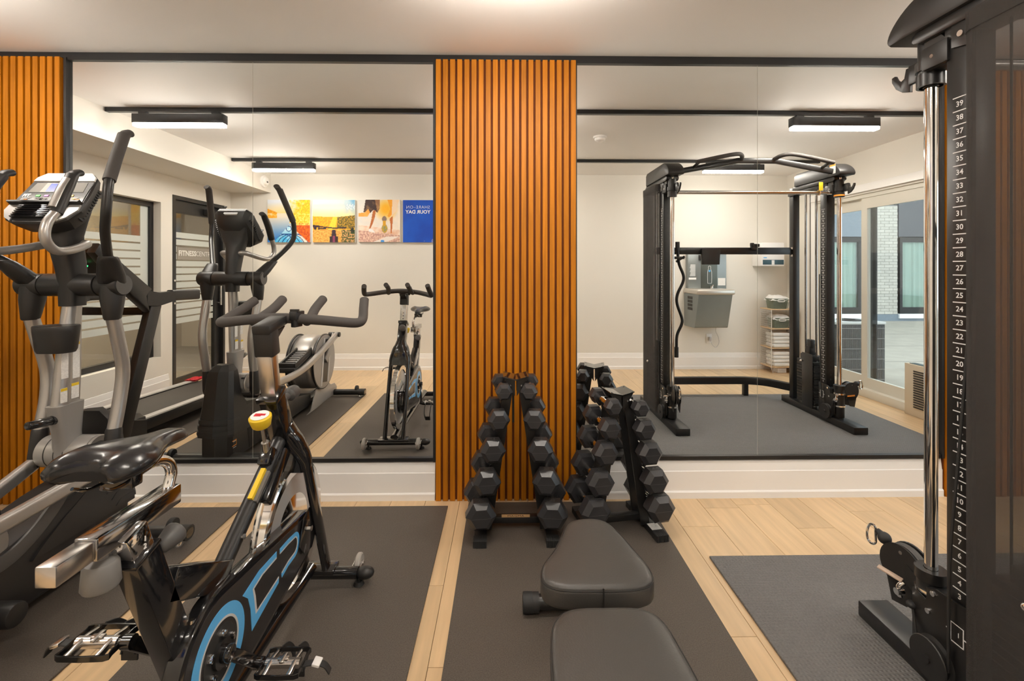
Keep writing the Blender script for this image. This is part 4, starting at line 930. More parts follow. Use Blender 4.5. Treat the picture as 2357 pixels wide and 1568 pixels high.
for k, c_ in enumerate(('2FB52A', 'B25FB8', 'C4402A', '3FA6C8', 'D8A81E')):
    x = -.072 + k * .036; cpr('key', [(x, .012), (x + .018, .012), (x + .018, .002), (x, .002)], .0145, .0165, mat('key_%d' % k, c_, .4), con)
mb = MB().mesh(text_mesh('FIT', .022, .0004, .001), Matrix.Translation((-.108, .008, .015))); bmesh.ops.transform(mb.bm, matrix=cm, verts=mb.bm.verts); E_('lettering', mb, WHITE, con, kind='stuff')
for x in (-.125, .085): cpr('key_frame', [(x, -.004), (x + .042, -.004), (x + .042, -.006), (x, -.006), (x, -.028), (x + .002, -.028), (x + .002, -.006)], .0145, .0156, WHITE, con)
for x, y in ((-.112, -.014), (.094, -.010), (.094, -.024), (.112, -.014)): cpr('small_key', [(x, y), (x + .014, y), (x + .014, y - .007), (x, y - .007)], .0145, .016, ORG, con)
for k in range(3):
    for j in range(5): cpr('button', [(-.060 + j * .027, -.008 - k * .009), (-.046 + j * .027, -.008 - k * .009), (-.046 + j * .027, -.012 - k * .009), (-.060 + j * .027, -.012 - k * .009)], .0145, .0155, LGREY, con)
cpr('book_ledge', [(-.155, -.040), (.155, -.040), (.150, -.050), (-.150, -.050)], .012, .034, BLK, con)
for k in range(7): cpr('fan_louvre', [(-.100, -.062 - k * .011), (.100, -.062 - k * .011), (.098, -.067 - k * .011), (-.098, -.067 - k * .011)], .012, .026, BLKG, con)
for s in (-1, 1):
    cpr('side_cheek', [(s * .105, -.052), (s * .152, -.052), (s * .155, -.085), (s * .128, -.130), (s * .095, -.150)], .010, .0165, SILVG, con)
    for k in range(12):
        y = .085 - k * .0165; mb = MB().box((s * (.1180 + .003 * min(k, 4)), y * .88, -.026), (.008, .007, .030), None); bmesh.ops.transform(mb.bm, matrix=cm, verts=mb.bm.verts); E_('vent_slot', mb, RUBBER, con)
cpr('carry_handle', [(-.05, .150), (.05, .150), (.04, .128), (-.04, .128)], -.034, -.022, WHITE, con)
# rear drive housing
RX, RYc, RZ = -1.825, -1.745, .425
E_('drive_housing', MB().lathe([(.02, -.115), (.20, -.115), (.238, -.095), (.250, -.05), (.250, .05), (.238, .095), (.20, .115), (.02, .115)], (RX, RYc, RZ), (1, 0, 0), 48), SILV, smooth=50)
for s in (-1, 1):
    x = RX + s * .115
    wd_ = E_('crank_disc', MB().lathe([(0, 0), (.235, 0), (.247, s * .006), (.247, s * .012), (0, s * .012)], (x, RYc, RZ), (1, 0, 0), 48), SILVG, smooth=30)
    E_('disc_rim', MB().lathe([(.244, -s * .002), (.256, -s * .002), (.256, s * .010), (.244, s * .010), (.244, -s * .002)], (x, RYc, RZ), (1, 0, 0), 48), BLK, wd_)
    E_('disc_slot', MB().box((x + s * .0125, RYc - .035, RZ), (.002, .10, .40), R(10)), BLK, wd_)
    E_('disc_spoke', MB().box((x + s * .0135, RYc + .045, RZ), (.003, .030, .44), R(10)).box((x + s * .0135, RYc - .11, RZ), (.003, .022, .42), R(10)), LGREY, wd_)
    pin = V((EX + s * .20, -1.95, .645)) if s > 0 else V((EX - .20, -1.58, .225))
    E_('crank_arm', MB().beam((x + s * .022, RYc, RZ), (x + s * .022, pin.y, pin.z), .07, .020, (1, 0, 0), .006), SILVG)
    E_('side_plate', MB().prism([(-1.42, .02), (-1.50, .03), (-1.66, .26), (-1.80, .26), (-1.96, .15), (-2.06, .14), (-2.12, .09), (-2.10, .03), (-1.85, .03), (-1.62, .02)], (RX + s * .098 - .006, 0, 0), *YZ, .012, .003), SILVG)

# ================================================================== TREADMILL
TX = -2.93
tm = thing('treadmill', 'black treadmill with pale side rails beside the left window', 'treadmill', (TX, -1.4, .008))
T_ = lambda name, mb, m, par=tm, **k: obj(name, mb, m, par, **k)
zf, zr, yf, yr = .20, .145, -.78, -2.24
T_('belt', MB().prism([(yf, zf - .012), (yr, zr - .012), (yr - .03, zr - .03), (yr - .02, zr - .055), (yf, zf - .06)], (TX - .235, 0, 0), *YZ, .47, .004), mat('running_belt', (.075, .068, .062), .55, bump=.1, bscale=300))
for s in (-1, 1):
    x = TX + s * .268
    T_('side_rail', MB().beam((x, yf + .10, zf + .002), (x, yr + .02, zr + .002), .062, .014, bev=.003), mat('rail_pale', (.62, .60, .57), .4))
    T_('side_skirt', MB().beam((TX + s * .292, yf + .15, zf - .045), (TX + s * .292, yr - .01, zr - .045), .018, .075, bev=.004), BLKS)
    T_('rail_cap', MB().box((x, yf + .06, zf + .006), (.075, .16, .04), R(3), .01), BLK)
    T_('rear_foot', MB().box2((x - .03, yr + .02, .0085), (x + .03, yr + .12, .11), .006), RUBBER)
    T_('upright', MB().beam((TX + s * .325, -.54, .10), (TX + s * .325, -.845, 1.04), .055, .105, (0, 1, .3), .012), DGREY if False else BLK)
    T_('handrail', MB().loft([[V((TX + s * .33 + x_ * .030, y, z + q)) for x_, q in rrect(2, h2, .2, 3)] for y, z, h2 in ((-.74, 1.085, .11), (-.86, 1.07, .10), (-1.02, 1.085, .075))]).tube([(TX + s * .33, -1.0, 1.09), (TX + s * .33, -1.31, 1.082)], 1, sec=rrect(.055, .084, .3, 3), up=(0, 0, 1), sub=1).prism([(-.74, 1.10), (-.79, 1.15), (-.36, 1.46), (-.32, 1.40), (-.62, 1.10), (-.77, .98)], (TX + s * .33 - .03, 0, 0), *YZ, .06, .012), BLK)
T_('motor_hood', MB().loft([[V((TX + x, y, z)) for x, z in ((-.31, .05), (.31, .05), (.31, h2 - .05), (.26, h2), (-.26, h2), (-.31, h2 - .05))] for y, h2 in ((-.30, .16), (-.34, .24), (-.60, .30), (-.80, .24))]), BLK, smooth=30)
cons = T_('console', MB().beam((TX, -.78, 1.13), (TX, -.36, 1.43), .62, .07, (0, 0, 1), .02), BLK)
T_('status_light', MB().box((TX + .22, -.415, 1.315), (.018, .006, .010), R(35)), mat('green_led', (.05, .5, .1), .4, emit=(.05, .8, .2), es=1.5), cons)
T_('cross_beam', MB().beam((TX - .3, -.80, .99), (TX + .3, -.80, .99), .06, .06, bev=.008), BLK)
T_('front_roller', MB().cyl((TX - .29, -.33, .07), (TX + .29, -.33, .07), .05), RUBBER)
t = thing('red_cloth', 'small folded red cloth lying on the far end of the treadmill', 'cloth', (-3.17, -2.12, .15))
ring = []
mb = MB(); bm = mb.bm; n = 14
g = [[bm.verts.new((-3.235 + .11 * i / n + .006 * math.sin(j), -2.07 - .15 * j / n + .01 * math.sin(i * 1.3), .170 + .007 * math.sin(i * .9) * math.sin(j * 1.1))) for i in range(n + 1)] for j in range(n + 1)]
for j in range(n):
    for i in range(n): bm.faces.new((g[j][i], g[j][i + 1], g[j + 1][i + 1], g[j + 1][i]))
obj('cloth_fold', mb, RED, t); obj('cloth_underfold', MB().box((-3.18, -2.145, .159), (.10, .13, .010), None, .005), RED, t)

# ================================================================== CABLE TRAINER
FX = 2.0625
ft = thing('cable_trainer', 'black dual-column cable trainer with chin-up bar on the ribbed mat', 'cable machine', (FX, -1.4, .01))
C_ = lambda name, mb, m, par=ft, **k: obj(name, mb, m, par, **k)
plate_me = None
for s in (-1, 1):
    cx = FX + s * .6925
    ox = lambda d: cx + s * d                 # d > 0 outward
    lx = cx - .040                            # the faces turned to -x carry the numbers on both columns
    C_('foot_beam', MB().box2((cx - .056, -.90, .0105), (cx + .056, -1.83, .068), .006), BLKS)
    upf = C_('front_upright', MB().box2((cx - .040, -1.225, .065), (cx + .030, -1.300, 2.06), .002), BLKS)
    sm = MB()
    for k in range(3, 40):
        z = .340 + (k - 3) * .0401
        sm.mesh(text_mesh(str(k), .022, .0002, .0003), frame_mat((lx - .0006, -1.265, z), (0, -1, 0), (0, 0, 1), (-1, 0, 0))); sm.box((lx - .0006, -1.266, z + .02), (.0008, .042, .0028))
    C_('scale_numbers', sm, WHITE, upf, kind='stuff')
    hm = MB()
    for k in range(39): hm.box((cx - .004, -1.2247, .28 + k * .0401), (.013, .0012, .013))
    C_('pin_holes', hm, RUBBER, upf, kind='stuff')
    C_('rear_upright', MB().box2((cx - .030, -1.685, .065), (cx + .030, -1.745, 2.06), .002), BLKS)
    C_('guide_rod', MB().cyl((cx, -1.133, .07), (cx, -1.133, 2.05), .0175, n=24), CHROME)
    for y in (-1.41, -1.55): C_('stack_rod', MB().cyl((cx, y, .07), (cx, y, 2.05), .010), DCHROME)
    if plate_me is None:
        o = obj('weight_plate', MB().box((0, 0, 0), (.105, .235, .0235), None, .002, 1), BLK); plate_me = o.data; bpy.data.objects.remove(o)
    for k in range(15):
        piece('weight_plate', plate_me, ft, (cx - FX, -1.48 + 1.4, .105 - .01 + k * .0255))
    C_('stack_head', MB().box2((cx - .045, -1.40, .478), (cx + .045, -1.56, .525), .004).box2((cx - .03, -1.455, .525), (cx + .03, -1.505, .60), .004).beam((cx, -1.48, .58), (cx, -1.48, .66), .045, .06, (0, 1, 0), .01), BLK)
    C_('selector_pin', MB().cyl((cx - .055, -1.48, .47), (cx - .085, -1.48, .47), .007).sph((cx - .09, -1.48, .47), .012), RED if False else CHROME)
    for y in (-1.36, -1.50): C_('cable', MB().cyl((cx + .006, y, .62 if y < -1.4 else .12), (cx + .006, y, 2.06), .0032, n=8), RUBBER)
    C_('top_plate', MB().box2((cx - .042, -1.22, 1.985), (cx + .042, -1.75, 2.02), .003), BLKS)
    hs = [(-1.62, 2.055), (-1.62, 2.15), (-1.585, 2.168), (-1.17, 2.168)] + [(-1.12 + .066 * math.cos(a) - .05 * math.sin(a), 2.108 + .060 * math.sin(a)) for a in [R(80 - 12 * i) for i in range(13)]] + [(-1.10, 2.055)]
    C_('top_housing', MB().prism(hs, (cx - .066, 0, 0), *YZ, .132, .010), BLK, smooth=35)
    C_('top_beam', MB().prism([(-1.66, 2.018), (-1.66, 2.06), (-1.14, 2.06), (-1.118, 2.048), (-1.118, 2.030), (-1.14, 2.018)], (cx - .052, 0, 0), *YZ, .104, .006), BLKS)
    if s > 0: 
        C_('warning_label', MB().box2((cx - .0675, -1.085, 2.075), (cx - .066, -1.15, 2.15)), PAPER); C_('label_header', MB().box2((cx - .0682, -1.085, 2.137), (cx - .0672, -1.15, 2.15)), ORG)
    # upper sliding sleeve with j-hook
    sl_ = C_('upper_sleeve', MB().cyl((cx, -1.133, 1.885), (cx, -1.133, 2.03), .033, n=24, bev=.003), BLK)
    C_('sleeve_ring', MB().lathe([(.020, 1.885), (.037, 1.885), (.037, 1.925), (.020, 1.925), (.020, 1.885)], (cx, -1.133, 0), (0, 0, 1), 24).lathe([(.033, 1.935), (.0395, 1.935), (.0395, 1.965), (.033, 1.965), (.033, 1.935)], (cx, -1.133, 0), (0, 0, 1), 24), BLKS, sl_)
    C_('lock_plate', MB().box2((cx - .048, -1.15, 1.925), (cx - .034, -1.235, 1.995), .004).prism([(-1.15, 1.995), (-1.15, 2.03), (-1.195, 2.03), (-1.225, 1.995)], (cx - .038, 0, 0), *YZ, .02).box2((cx - .034, -1.13, 1.925), (cx + .02, -1.225, 1.94), .003), BLK, sl_)
    C_('lock_screw', MB().cyl((cx - .049, -1.185, 1.96), (cx - .0475, -1.185, 1.96), .006, n=12), CHROME, sl_)
    C_('bar_hook', MB().box2((cx + .004, -1.11, 1.925), (cx + .018, -1.045, 1.99), .003).prism([(-1.05, 1.985), (-1.035, 1.985), (-1.028, 1.955), (-1.012, 1.948), (-.998, 1.962), (-.990, 1.978), (-.978, 1.976), (-.978, 1.960), (-.995, 1.930), (-1.02, 1.91), (-1.05, 1.90)], (cx + .005, 0, 0), *YZ, .012, .002), BLKS, sl_)
    if s > 0: C_('orange_band', MB().lathe([(.033, 1.893), (.0385, 1.893), (.0385, 1.905), (.033, 1.905), (.033, 1.893)], (cx, -1.133, 0), (0, 0, 1), 24), ORG, sl_)
    # lower carriage
    lc = C_('lower_sleeve', MB().cyl((cx, -1.133, .075), (cx, -1.133, .335), .036, n=24, bev=.004), BLK)
    C_('sleeve_collar', MB().lathe([(.019, .305), (.042, .305), (.042, .338), (.019, .338), (.019, .305)], (cx, -1.133, 0), (0, 0, 1), 24), BLKS, lc)
    C_('carriage_plate', MB().prism([(-1.12, .10), (-1.12, .27), (-1.165, .26), (-1.178, .30), (-1.20, .318), (-1.31, .325), (-1.31, .07), (-1.2, .07)], (cx - .050, 0, 0), *YZ, .008, .0015).box2((cx - .042, -1.16, .10), (cx + .030, -1.225, .30), .003), BLKS, lc)
    C_('position_window', MB().prism(outline([(-1.250, .205), (-1.250, .258), (-1.285, .258), (-1.285, .205), (-1.2505, .205)], .003), (cx - .0515, 0, 0), *YZ, .0012).box2((cx - .0515, -1.305, .230), (cx - .0503, -1.288, .233)).box2((cx - .0515, -1.247, .230), (cx - .0503, -1.235, .233)).mesh(text_mesh('1', .02, .0003), frame_mat((cx - .0512, -1.272, .232), (0, -1, 0), (0, 0, 1), (-1, 0, 0))), WHITE, lc, kind='stuff')
    for y, z in ((-1.195, .30), (-1.178, .235), (-1.19, .13)): C_('plate_bolt', MB().cyl((cx - .056, y, z), (cx - .049, y, z), .008, n=8), CHROME, lc)
    # swivel pulley: on the left it faces sideways, on the right it is turned to the mirror
    pa = V((cx + .012, -1.045, .285)); ax = V((1, .15, 0)) if s < 0 else V((.25, 1, 0)); ax.normalize(); fw = V((-.15, 1, 0)) if s < 0 else V((1, -.25, 0)); fw.normalize()
    pc = V((cx + .012, -1.133, .285)) + fw * .088
    sw = C_('swivel_bracket', MB().beam(V((cx, -1.133, .245)) + ax * .02, pc + ax * .02, .006, .06, (0, 0, 1)).beam(V((cx, -1.133, .245)) - ax * .02, pc - ax * .02, .006, .06, (0, 0, 1)), BLKS)
    for z in (.20, .30): C_('swivel_ring', MB().lathe([(.036, -.006), (.041, -.006), (.041, .006), (.036, .006), (.036, -.006)], (cx, -1.133, z - .03), (0, 0, 1), 24), CHROME, sw)
    for q in (-1, 1):
        C_('pulley_cover', MB().lathe([(0, 0), (.072, 0), (.074, .002), (.074, .004), (0, .004)], pc + ax * (q * .021), ax * q, 32).prism([(-.06, -.03), (.05, -.045), (.03, -.13), (-.02, -.12)], pc + ax * (q * .021), fw, (0, 0, 1), ax * q, .004), BLK, sw, smooth=30)
        C_('cover_screw', MB().cyl(pc + ax * (q * .024) + V((0, 0, .05)), pc + ax * (q * .0265) + V((0, 0, .05)), .006, n=10), CHROME, sw)
    C_('pulley_wheel', MB().lathe([(.008, -.012), (.070, -.012), (.072, -.009), (.062, 0), (.072, .009), (.070, .012), (.008, .012)], pc, ax, 32), DGREY, sw)
    if s > 0: C_('caution_strip', MB().beam(pc + ax * .0262 + V((0, 0, -.035)) - fw * .05, pc + ax * .0262 + V((0, 0, -.035)) + fw * .03, .0015, .012, (0, 0, 1)), ORG, sw)
    bc = pc + fw * .078 + V((0, 0, .052))
    C_('cable_stop', MB().sph(bc, .021, 16).cyl(bc, bc + fw * .028 + V((0, 0, .012)), .017, .010), RUBBER, sw)
    k0 = bc + fw * .036 + V((0, 0, .014))
    C_('carabiner', MB().tube([k0 + fw * .0 + V((0, 0, .008)), k0 + fw * .018 + V((0, 0, .006)), k0 + fw * .030 + V((0, 0, -.02)), k0 + fw * .030 + V((0, 0, -.05)), k0 + fw * .014 + V((0, 0, -.062)), k0 - fw * .002 + V((0, 0, -.05)), k0 - fw * .002 + V((0, 0, -.02))], .0042, n=8, sub=4, closed=True), CHROME, sw)
    C_('release_lever', MB().tube([V((lx - .01, -1.09, .262)), V((lx - .022, -1.085, .245)), V((lx - .02, -1.088, .215))], .008, n=10, sub=3).cyl((lx - .035, -1.088, .232), (lx - .012, -1.088, .232), .011), CHROME, lc)
    C_('lever_tab', MB().beam((lx - .015, -1.09, .268), (lx - .052, -1.035, .282), .022, .006, (0, 0, 1), .002), mat('cream_tab', (.55, .42, .33), .5) if 'cream_tab' not in MATS else MATS['cream_tab'], lc)
    # low pulley and its cable
    lp = V((cx - .062, -1.20, .105))
    C_('low_pulley', MB().lathe([(0, -.015), (.060, -.015), (.062, -.012), (.052, -.006), (.052, .006), (.062, .012), (.060, .015), (0, .015)], lp, (1, 0, 0), 32).cyl(lp - V((.020, 0, 0)), lp + V((.03, 0, 0)), .012), BLK, smooth=25)
    C_('pull_cable', MB().tube([bc.x and (lx - .012, -1.125, .205), (cx - .062, -1.150, .128)], .004, n=8, sub=1).sph((lx - .012, -1.12, .212), .015, 12, (1, 1, .8)).tube([(cx - .062, -1.253, .11), (cx - .066, -1.262, .45), (cx - .060, -1.285, .80), (cx - .045, -1.305, 1.25)], .0042, n=8), RUBBER)
    C_('base_bracket', MB().box2((cx - .040, -1.225, .065), (cx + .035, -1.32, .10), .003), BLKS)
# fabric shield on the left column only
lc0 = FX - .6925
fs = C_('mesh_shield', MB().tube([(lc0 - .030, -1.300, 1.03), (lc0 - .060, -1.305, 1.03), (lc0 - .074, -1.325, 1.03), (lc0 - .078, -1.36, 1.03), (lc0 - .078, -1.45, 1.03), (lc0 - .078, -1.60, 1.03), (lc0 - .074, -1.665, 1.03), (lc0 - .060, -1.69, 1.03), (lc0 - .030, -1.695, 1.03)], 1, sec=[(-.001, -.97), (.001, -.97), (.001, .985), (-.001, .985)], up=(0, 0, 1)), FABM)
C_('shield_hem', MB().tube([(lc0 - .031, -1.2985, 2.0), (lc0 - .060, -1.3030, 2.0), (lc0 - .076, -1.323, 2.0), (lc0 - .080, -1.36, 2.0), (lc0 - .080, -1.60, 2.0), (lc0 - .076, -1.667, 2.0), (lc0 - .060, -1.692, 2.0)], 1, sec=[(-.0008, -.035), (.0008, -.035), (.0008, .022), (-.0008, .022)], up=(0, 0, 1)), FABM, fs)
C_('shield_tab', MB().prism([(-1.245, 1.955), (-1.245, 2.02), (-1.31, 2.03), (-1.31, 1.94)], (lc0 - .046, 0, 0), *YZ, .005, .001), BLKS, fs)
C_('tab_screw', MB().cyl((lc0 - .051, -1.275, 1.985), (lc0 - .045, -1.275, 1.985), .009, n=12), CHROME, fs)
C_('stack_guard', MB().box2((FX + .6925 - .070, -1.36, .07), (FX + .6925 - .064, -1.50, .545), .002), BLKS)
C_('chin_bar', MB().tube([(FX - .62, -1.12, 2.095), (FX - .16, -1.12, 2.180), (FX + .16, -1.12, 2.180), (FX + .62, -1.12, 2.095)], 1, sec=rrect(.036, .044, .2, 2), up=(0, 0, 1), sub=1), BLKS)
for s in (-1, 1):
    C_('chin_grip', MB().tube([(FX + s * .13, -1.115, 2.185), (FX + s * .16, -1.05, 2.205), (FX + s * .22, -1.01, 2.208), (FX + s * .36, -1.00, 2.182), (FX + s * .55, -1.00, 2.140)], .0165, n=12), FOAM)
    C_('grip_strut', MB().cyl((FX + s * .52, -1.0, 2.146), (FX + s * .53, -1.12, 2.118), .012), BLKS)
C_('rear_crossbar', MB().box2((FX - .67, -1.70, 1.432), (FX + .67, -1.745, 1.497), .004), BLKS)
C_('rear_brace', MB().tube([(FX - .69, -1.74, .16), (FX - .56, -1.93, .16), (FX - .40, -2.01, .16), (FX - .2, -2.02, .16), (FX + .2, -2.02, .16), (FX + .40, -2.01, .16), (FX + .56, -1.93, .16), (FX + .69, -1.74, .16)], 1, sec=rrect(.05, .074, .2, 2), up=(0, 0, 1)), BLKS)
for s in (-1, 1): C_('brace_leg', MB().box2((FX + s * .38 - .022, -1.99, .0105), (FX + s * .38 + .022, -2.04, .13), .003), BLKS)
C_('tablet_holder', MB().loft([[V((1.935 + x, y, z)) for x, y in rrect(w_, .035, .2, 2)] if False else [V((1.935 + x, -1.68 + y, z)) for x, y in rrect(w_, .035, .2, 2)] for z, w_ in ((1.335, .160), (1.345, .165), (1.475, .178), (1.482, .176))]), BLK)
C_('hook_holder', MB().box((2.36, -1.70, 1.50), (.06, .04, .06), R(10), .008).box((2.33, -1.68, 1.525), (.03, .03, .03), None, .006).box((2.385, -1.68, 1.515), (.025, .03, .03), None, .006), BLK)
for z in (1.50, 1.43):
    for s in (-1, 1): C_('cross_bolt', MB().cyl((FX + s * .655, -1.69, z - .01), (FX + s * .655, -1.70, z - .01), .01, n=8), CHROME)
C_('bar_holder', MB().box2((1.56, -1.66, 1.455), (1.62, -1.70, 1.495), .004).box2((1.565, -1.60, 1.385), (1.66, -1.66, 1.41), .004).beam((1.59, -1.63, 1.36), (1.66, -1.60, 1.41), .02, .02), BLKS)
t = thing('straight_bar', 'long straight steel bar held high between the trainer columns', 'bar', (FX, -1.178, 1.93))
obj('shaft', MB().cyl((FX - .655, -1.185, 1.932), (FX + .665, -1.185, 1.932), .0155, n=18), BRUSH, t)
for x in (-.64, .648): obj('end_collar', MB().cyl((FX + x - .012, -1.185, 1.932), (FX + x + .012, -1.185, 1.932), .019), CHROME, t)
t = thing('curl_bar', 'black wavy curl bar hanging on the left trainer column', 'bar', (1.60, -1.62, .45))
obj('shaft', MB().tube([(1.600, -1.62, 1.50), (1.606, -1.62, 1.40), (1.618, -1.62, 1.33), (1.655, -1.62, 1.235), (1.650, -1.62, 1.17), (1.600, -1.62, 1.06), (1.596, -1.62, .97), (1.640, -1.62, .84), (1.638, -1.62, .78), (1.596, -1.62, .68), (1.590, -1.62, .56)], .0135, n=12), BLKS, t)
obj('sleeve_end', MB().cyl((1.600, -1.62, 1.47), (1.600, -1.62, 1.545), .020), BLK, t); obj('sleeve_end', MB().cyl((1.590, -1.62, .475), (1.590, -1.62, .57), .019), BLK, t)
t = thing('strap_tag', 'small yellow tag hanging from the straight bar near its right end', 'tag', (2.62, -1.16, 1.93))
obj('loop', MB().lathe([(.019, -.005), (.023, -.005), (.023, .005), (.019, .005), (.019, -.005)], (2.62, -1.185, 1.932), (1, 0, 0), 20), mat('tag_tan', (.6, .42, .25), .6), t)
obj('tag_card', MB().box((2.62, -1.158, 1.98), (.034, .004, .07), None, .002), YEL, t)

# ================================================================== BACK WALL THINGS
t = thing('bottle_filler', 'grey steel drinking fountain and bottle filler on the back wall', 'fountain', (2.55, YB, .55))
obj('back_panel', MB().box2((2.335, YB + .0005, 1.03), (2.83, YB + .075, 1.50), .006), STEELG, t)
obj('alcove', MB().box2((2.50, YB + .076, 1.04), (2.71, YB + .079, 1.40), .002), mat('alcove_dark', (.10, .115, .105), .35, .4), t)
obj('spout_housing', MB().box2((2.47, YB + .075, 1.40), (2.55, YB + .10, 1.47), .004), BLK, t)
obj('bottle_outline', MB().tube([(2.585, YB + .0805, 1.12), (2.585, YB + .0805, 1.25), (2.597, YB + .0805, 1.29), (2.597, YB + .0805, 1.325), (2.625, YB + .0805, 1.325), (2.625, YB + .0805, 1.29), (2.637, YB + .0805, 1.25), (2.637, YB + .0805, 1.12), (2.628, YB + .0805, 1.108), (2.594, YB + .0805, 1.108)], .0022, n=6, sub=2, closed=True), WHITE, t)
obj('blue_dot', MB().cyl((2.611, YB + .079, 1.265), (2.611, YB + .081, 1.265), .013), BLUE, t)
obj('notice', MB().box2((2.72, YB + .0755, 1.08), (2.815, YB + .077, 1.175)), PAPER, t)
nm = MB().box2((2.345, YB + .0755, 1.155), (2.44, YB + .077, 1.18))
for i in range(9): nm.box2((2.36 + .004 * (i % 3), YB + .0755, 1.20 + i * .017), (2.43, YB + .0765, 1.209 + i * .017))
obj('instructions', nm, WHITE, t, kind='stuff')
bs = MB().loft([[V((2.315, YB + .0005, z)), V((2.315, YB + d * .75, z)), V((2.335, YB + d, z)), V((2.745, YB + d, z)), V((2.765, YB + d * .75, z)), V((2.765, YB + .0005, z))] for z, d in ((.565, .27), (.58, .285), (.98, .40))])
obj('basin_body', bs, STEELG, t, smooth=25)
obj('basin_rim', MB().box2((2.305, YB + .0005, .98), (2.775, YB + .42, 1.045), .02, 3), mat('rim_steel', (.60, .57, .52), .3, .6), t)
obj('bubbler', MB().cyl((2.62, YB + .12, 1.045), (2.62, YB + .12, 1.075), .018).cyl((2.62, YB + .12, 1.07), (2.62, YB + .16, 1.085), .008), CHROME, t)
for i in range(4): obj('side_vent', MB().box2((2.312, YB + .12, .78 + i * .045), (2.3155, YB + .26, .815 + i * .045)), BLK, t)
t = thing('wall_outlet', 'white wall outlet below the drinking fountain', 'outlet', (2.637, YB, .39))
obj('cover', MB().box2((2.60, YB + .0005, .33), (2.675, YB + .008, .45), .002), TRIMW, t); obj('socket', MB().box2((2.622, YB + .008, .37), (2.653, YB + .0095, .41)), PAPER, t)
t = thing('power_cord', 'thin grey power cord looping from the fountain to its outlet', 'cord', (2.66, YB, .4))
obj('cable', MB().tube([(2.66, YB + .16, .567), (2.68, YB + .10, .50), (2.735, YB + .05, .42), (2.75, YB + .04, .34), (2.71, YB + .04, .285), (2.66, YB + .045, .32), (2.642, YB + .05, .385)], .004, n=8), LGREY, t)
obj('plug', MB().box2((2.622, YB + .010, .365), (2.655, YB + .05, .415), .006), LGREY, t)
t = thing('towel_dispenser', 'white paper towel dispenser with dark band near the right corner', 'dispenser', (3.34, YB, 1.32))
obj('cabinet', MB().box2((3.20, YB + .0005, 1.325), (3.49, YB + .22, 1.62), .012), TRIMW, t)
obj('dark_band', MB().box2((3.215, YB + .2195, 1.345), (3.478, YB + .2225, 1.405), .001), mat('band_teal', (.03, .075, .10), .3), t)
obj('paper_tongue', MB().box2((3.325, YB + .222, 1.345), (3.36, YB + .2245, 1.40)), WHITE, t); obj('badge', MB().box2((3.225, YB + .2195, 1.425), (3.265, YB + .222, 1.437)), BLUE, t)
# towel shelf
SX0, SX1, SY0, SY1 = 3.285, 3.63, YB + .035, -2.985
t = thing('wire_shelf', 'white wire shelf unit with light wood boards in the back corner', 'shelf', ((SX0 + SX1) / 2, (SY0 + SY1) / 2, 0))
WIRE = mat('white_wire', (.70, .68, .64), .4)
LEV = (.084, .318, .557, .795)
for z in LEV: obj('board', MB().box2((SX0, SY0, z - .012), (SX1, SY1, z), .002), OAK, t)
for x in (SX0 + .004, SX1 - .004):
    for y in (SY0 + .004, SY1 - .004): obj('post', MB().cyl((x, y, .07), (x, y, .795), .0045, n=8), WIRE, t)
    g = MB()
    for i in range(10): g.cyl((x, SY0 + (SY1 - SY0) * (i + .5) / 10, .07), (x, SY0 + (SY1 - SY0) * (i + .5) / 10, .79), .0014, n=5)
    for i in range(26): g.cyl((x, SY0, .09 + i * .027), (x, SY1, .09 + i * .027), .0014, n=5)
    obj('side_grid', g, WIRE, t, kind='stuff')
for x in (SX0 + .03, SX1 - .03): 
    for y in (SY0 + .02, SY1 - .02): obj('hairpin_leg', MB().tube([(x - .022, y, .075), (x, y, .002), (x + .022, y, .075)], .004, n=8, sub=1), WIRE, t)
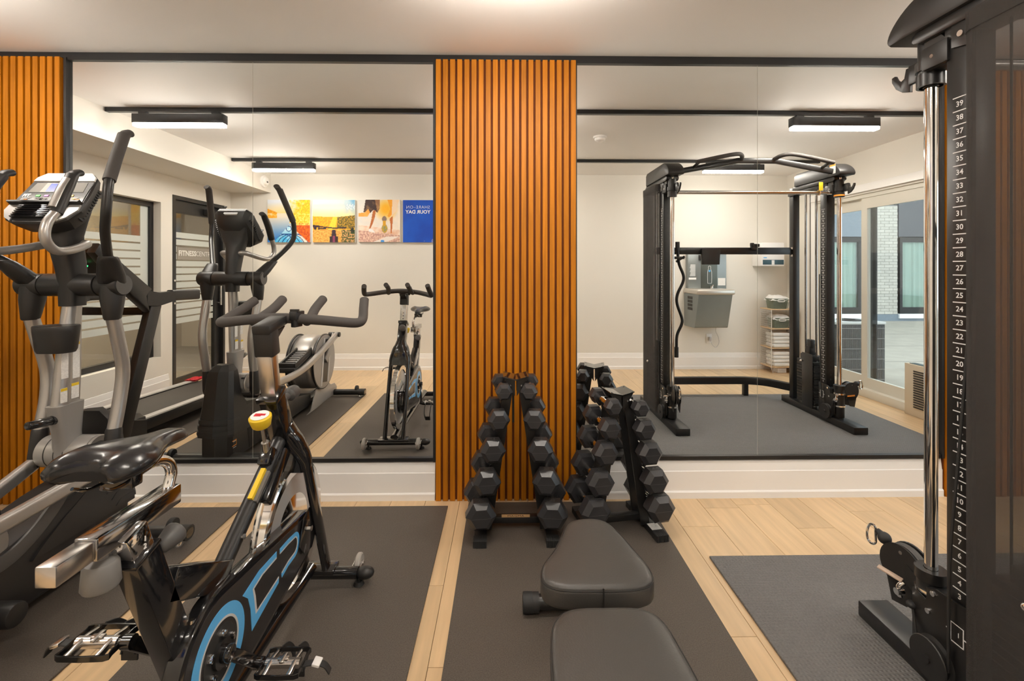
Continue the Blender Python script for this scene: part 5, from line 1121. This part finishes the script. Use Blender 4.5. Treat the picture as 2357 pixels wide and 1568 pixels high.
def basket(x, y, z, lab):
    t = thing('storage_basket', lab, 'basket', (x, y, z), 0, 'sage baskets on the towel shelf')
    rg = [[V((x + a * w_, y + b * d_, z + h)) for a, b in rrect(1, 1, .25, 4)] for h, w_, d_ in ((.001, .185, .15), (.11, .22, .18), (.125, .232, .192), (.128, .232, .192), (.128, .215, .175), (.10, .21, .17))]
    obj('body', MB().loft(rg), GREEN, t, smooth=45)
    obj('handle', MB().tube([(x - .038, y + .094, z + .112), (x, y + .097, z + .118), (x + .038, y + .094, z + .112), (x + .034, y + .0925, z + .092), (x - .034, y + .0925, z + .092)], .006, n=6, sub=3, closed=True), TOWEL, t)
    rb = MB()
    for i in range(15): rb.beam((x - .085 + i * .0122, y + .077, z + .008), (x - .096 + i * .0138, y + .092, z + .085), .005, .004, (0, 1, 0))
    obj('ribs', rb, GREEN, t, kind='stuff')
def heap(x, y, z, lab):
    mb = MB(); bm = mb.bm; n = 16; g = []
    for j in range(n + 1):
        row = []
        for i in range(n + 1):
            u, v = i / n * 2 - 1, j / n * 2 - 1; e = max(abs(u), abs(v))
            hh = .055 * (1 - e ** 4) + .018 * noise.noise(V((u * 2.6 + z * 9, v * 2.6, 1)))
            row.append(bm.verts.new((x + u * .112, y + v * .092, z + hh)))
        g.append(row)
    for j in range(n):
        for i in range(n): bm.faces.new((g[j][i], g[j][i + 1], g[j + 1][i + 1], g[j + 1][i]))
    return obj('towel_heap', mb, TOWEL, None, label=lab, cat='towel', smooth=60)
def towel(x, y, z, lab, h=.045):
    mb = MB().box2((x - .105, y - .09, z + .0008), (x + .105, y + .09, z + h - .0004), .0165, 4)
    for q in range(2): mb.box2((x - .1055 + q * .002, y + .0885, z + h * (.30 + q * .3)), (x + .104, y + .0905, z + h * (.34 + q * .3)), .0006, 1)
    t = obj('folded_towel', mb, TOWEL, None, label=lab, cat='towel', group='folded white towels on the shelf', smooth=60)
bx, by = 3.43, -3.09
basket(bx - .015, by, .795, 'sage green basket of towels on top of the wire shelf'); heap(bx - .015, by, .905, 'white towels heaped in the top basket')
basket(bx, by, .557, 'sage green basket of towels on the second board of the shelf'); heap(bx, by, .667, 'white towels heaped in the lower basket')
od = ('lowest', 'second', 'third', 'topmost')
for L_, nm_ in ((.318, 'upper'), (.084, 'lower')):
    for k in range(4): towel(bx - .005 + .006 * random.uniform(-1, 1), by + .008, L_ + k * .0455 + .0005, '%s folded white towel of the %s stack on the wire shelf' % (od[k], nm_))
t = thing('white_box', 'small white box on the floor beneath the towel shelf', 'box', (3.44, -3.08, 0))
obj('carton', MB().box2((3.39, -3.14, .0005), (3.50, -3.03, .055), .002), TRIMW, t); obj('carton_label', MB().box2((3.41, -3.0302, .012), (3.48, -3.0295, .04)), PAPER, t)
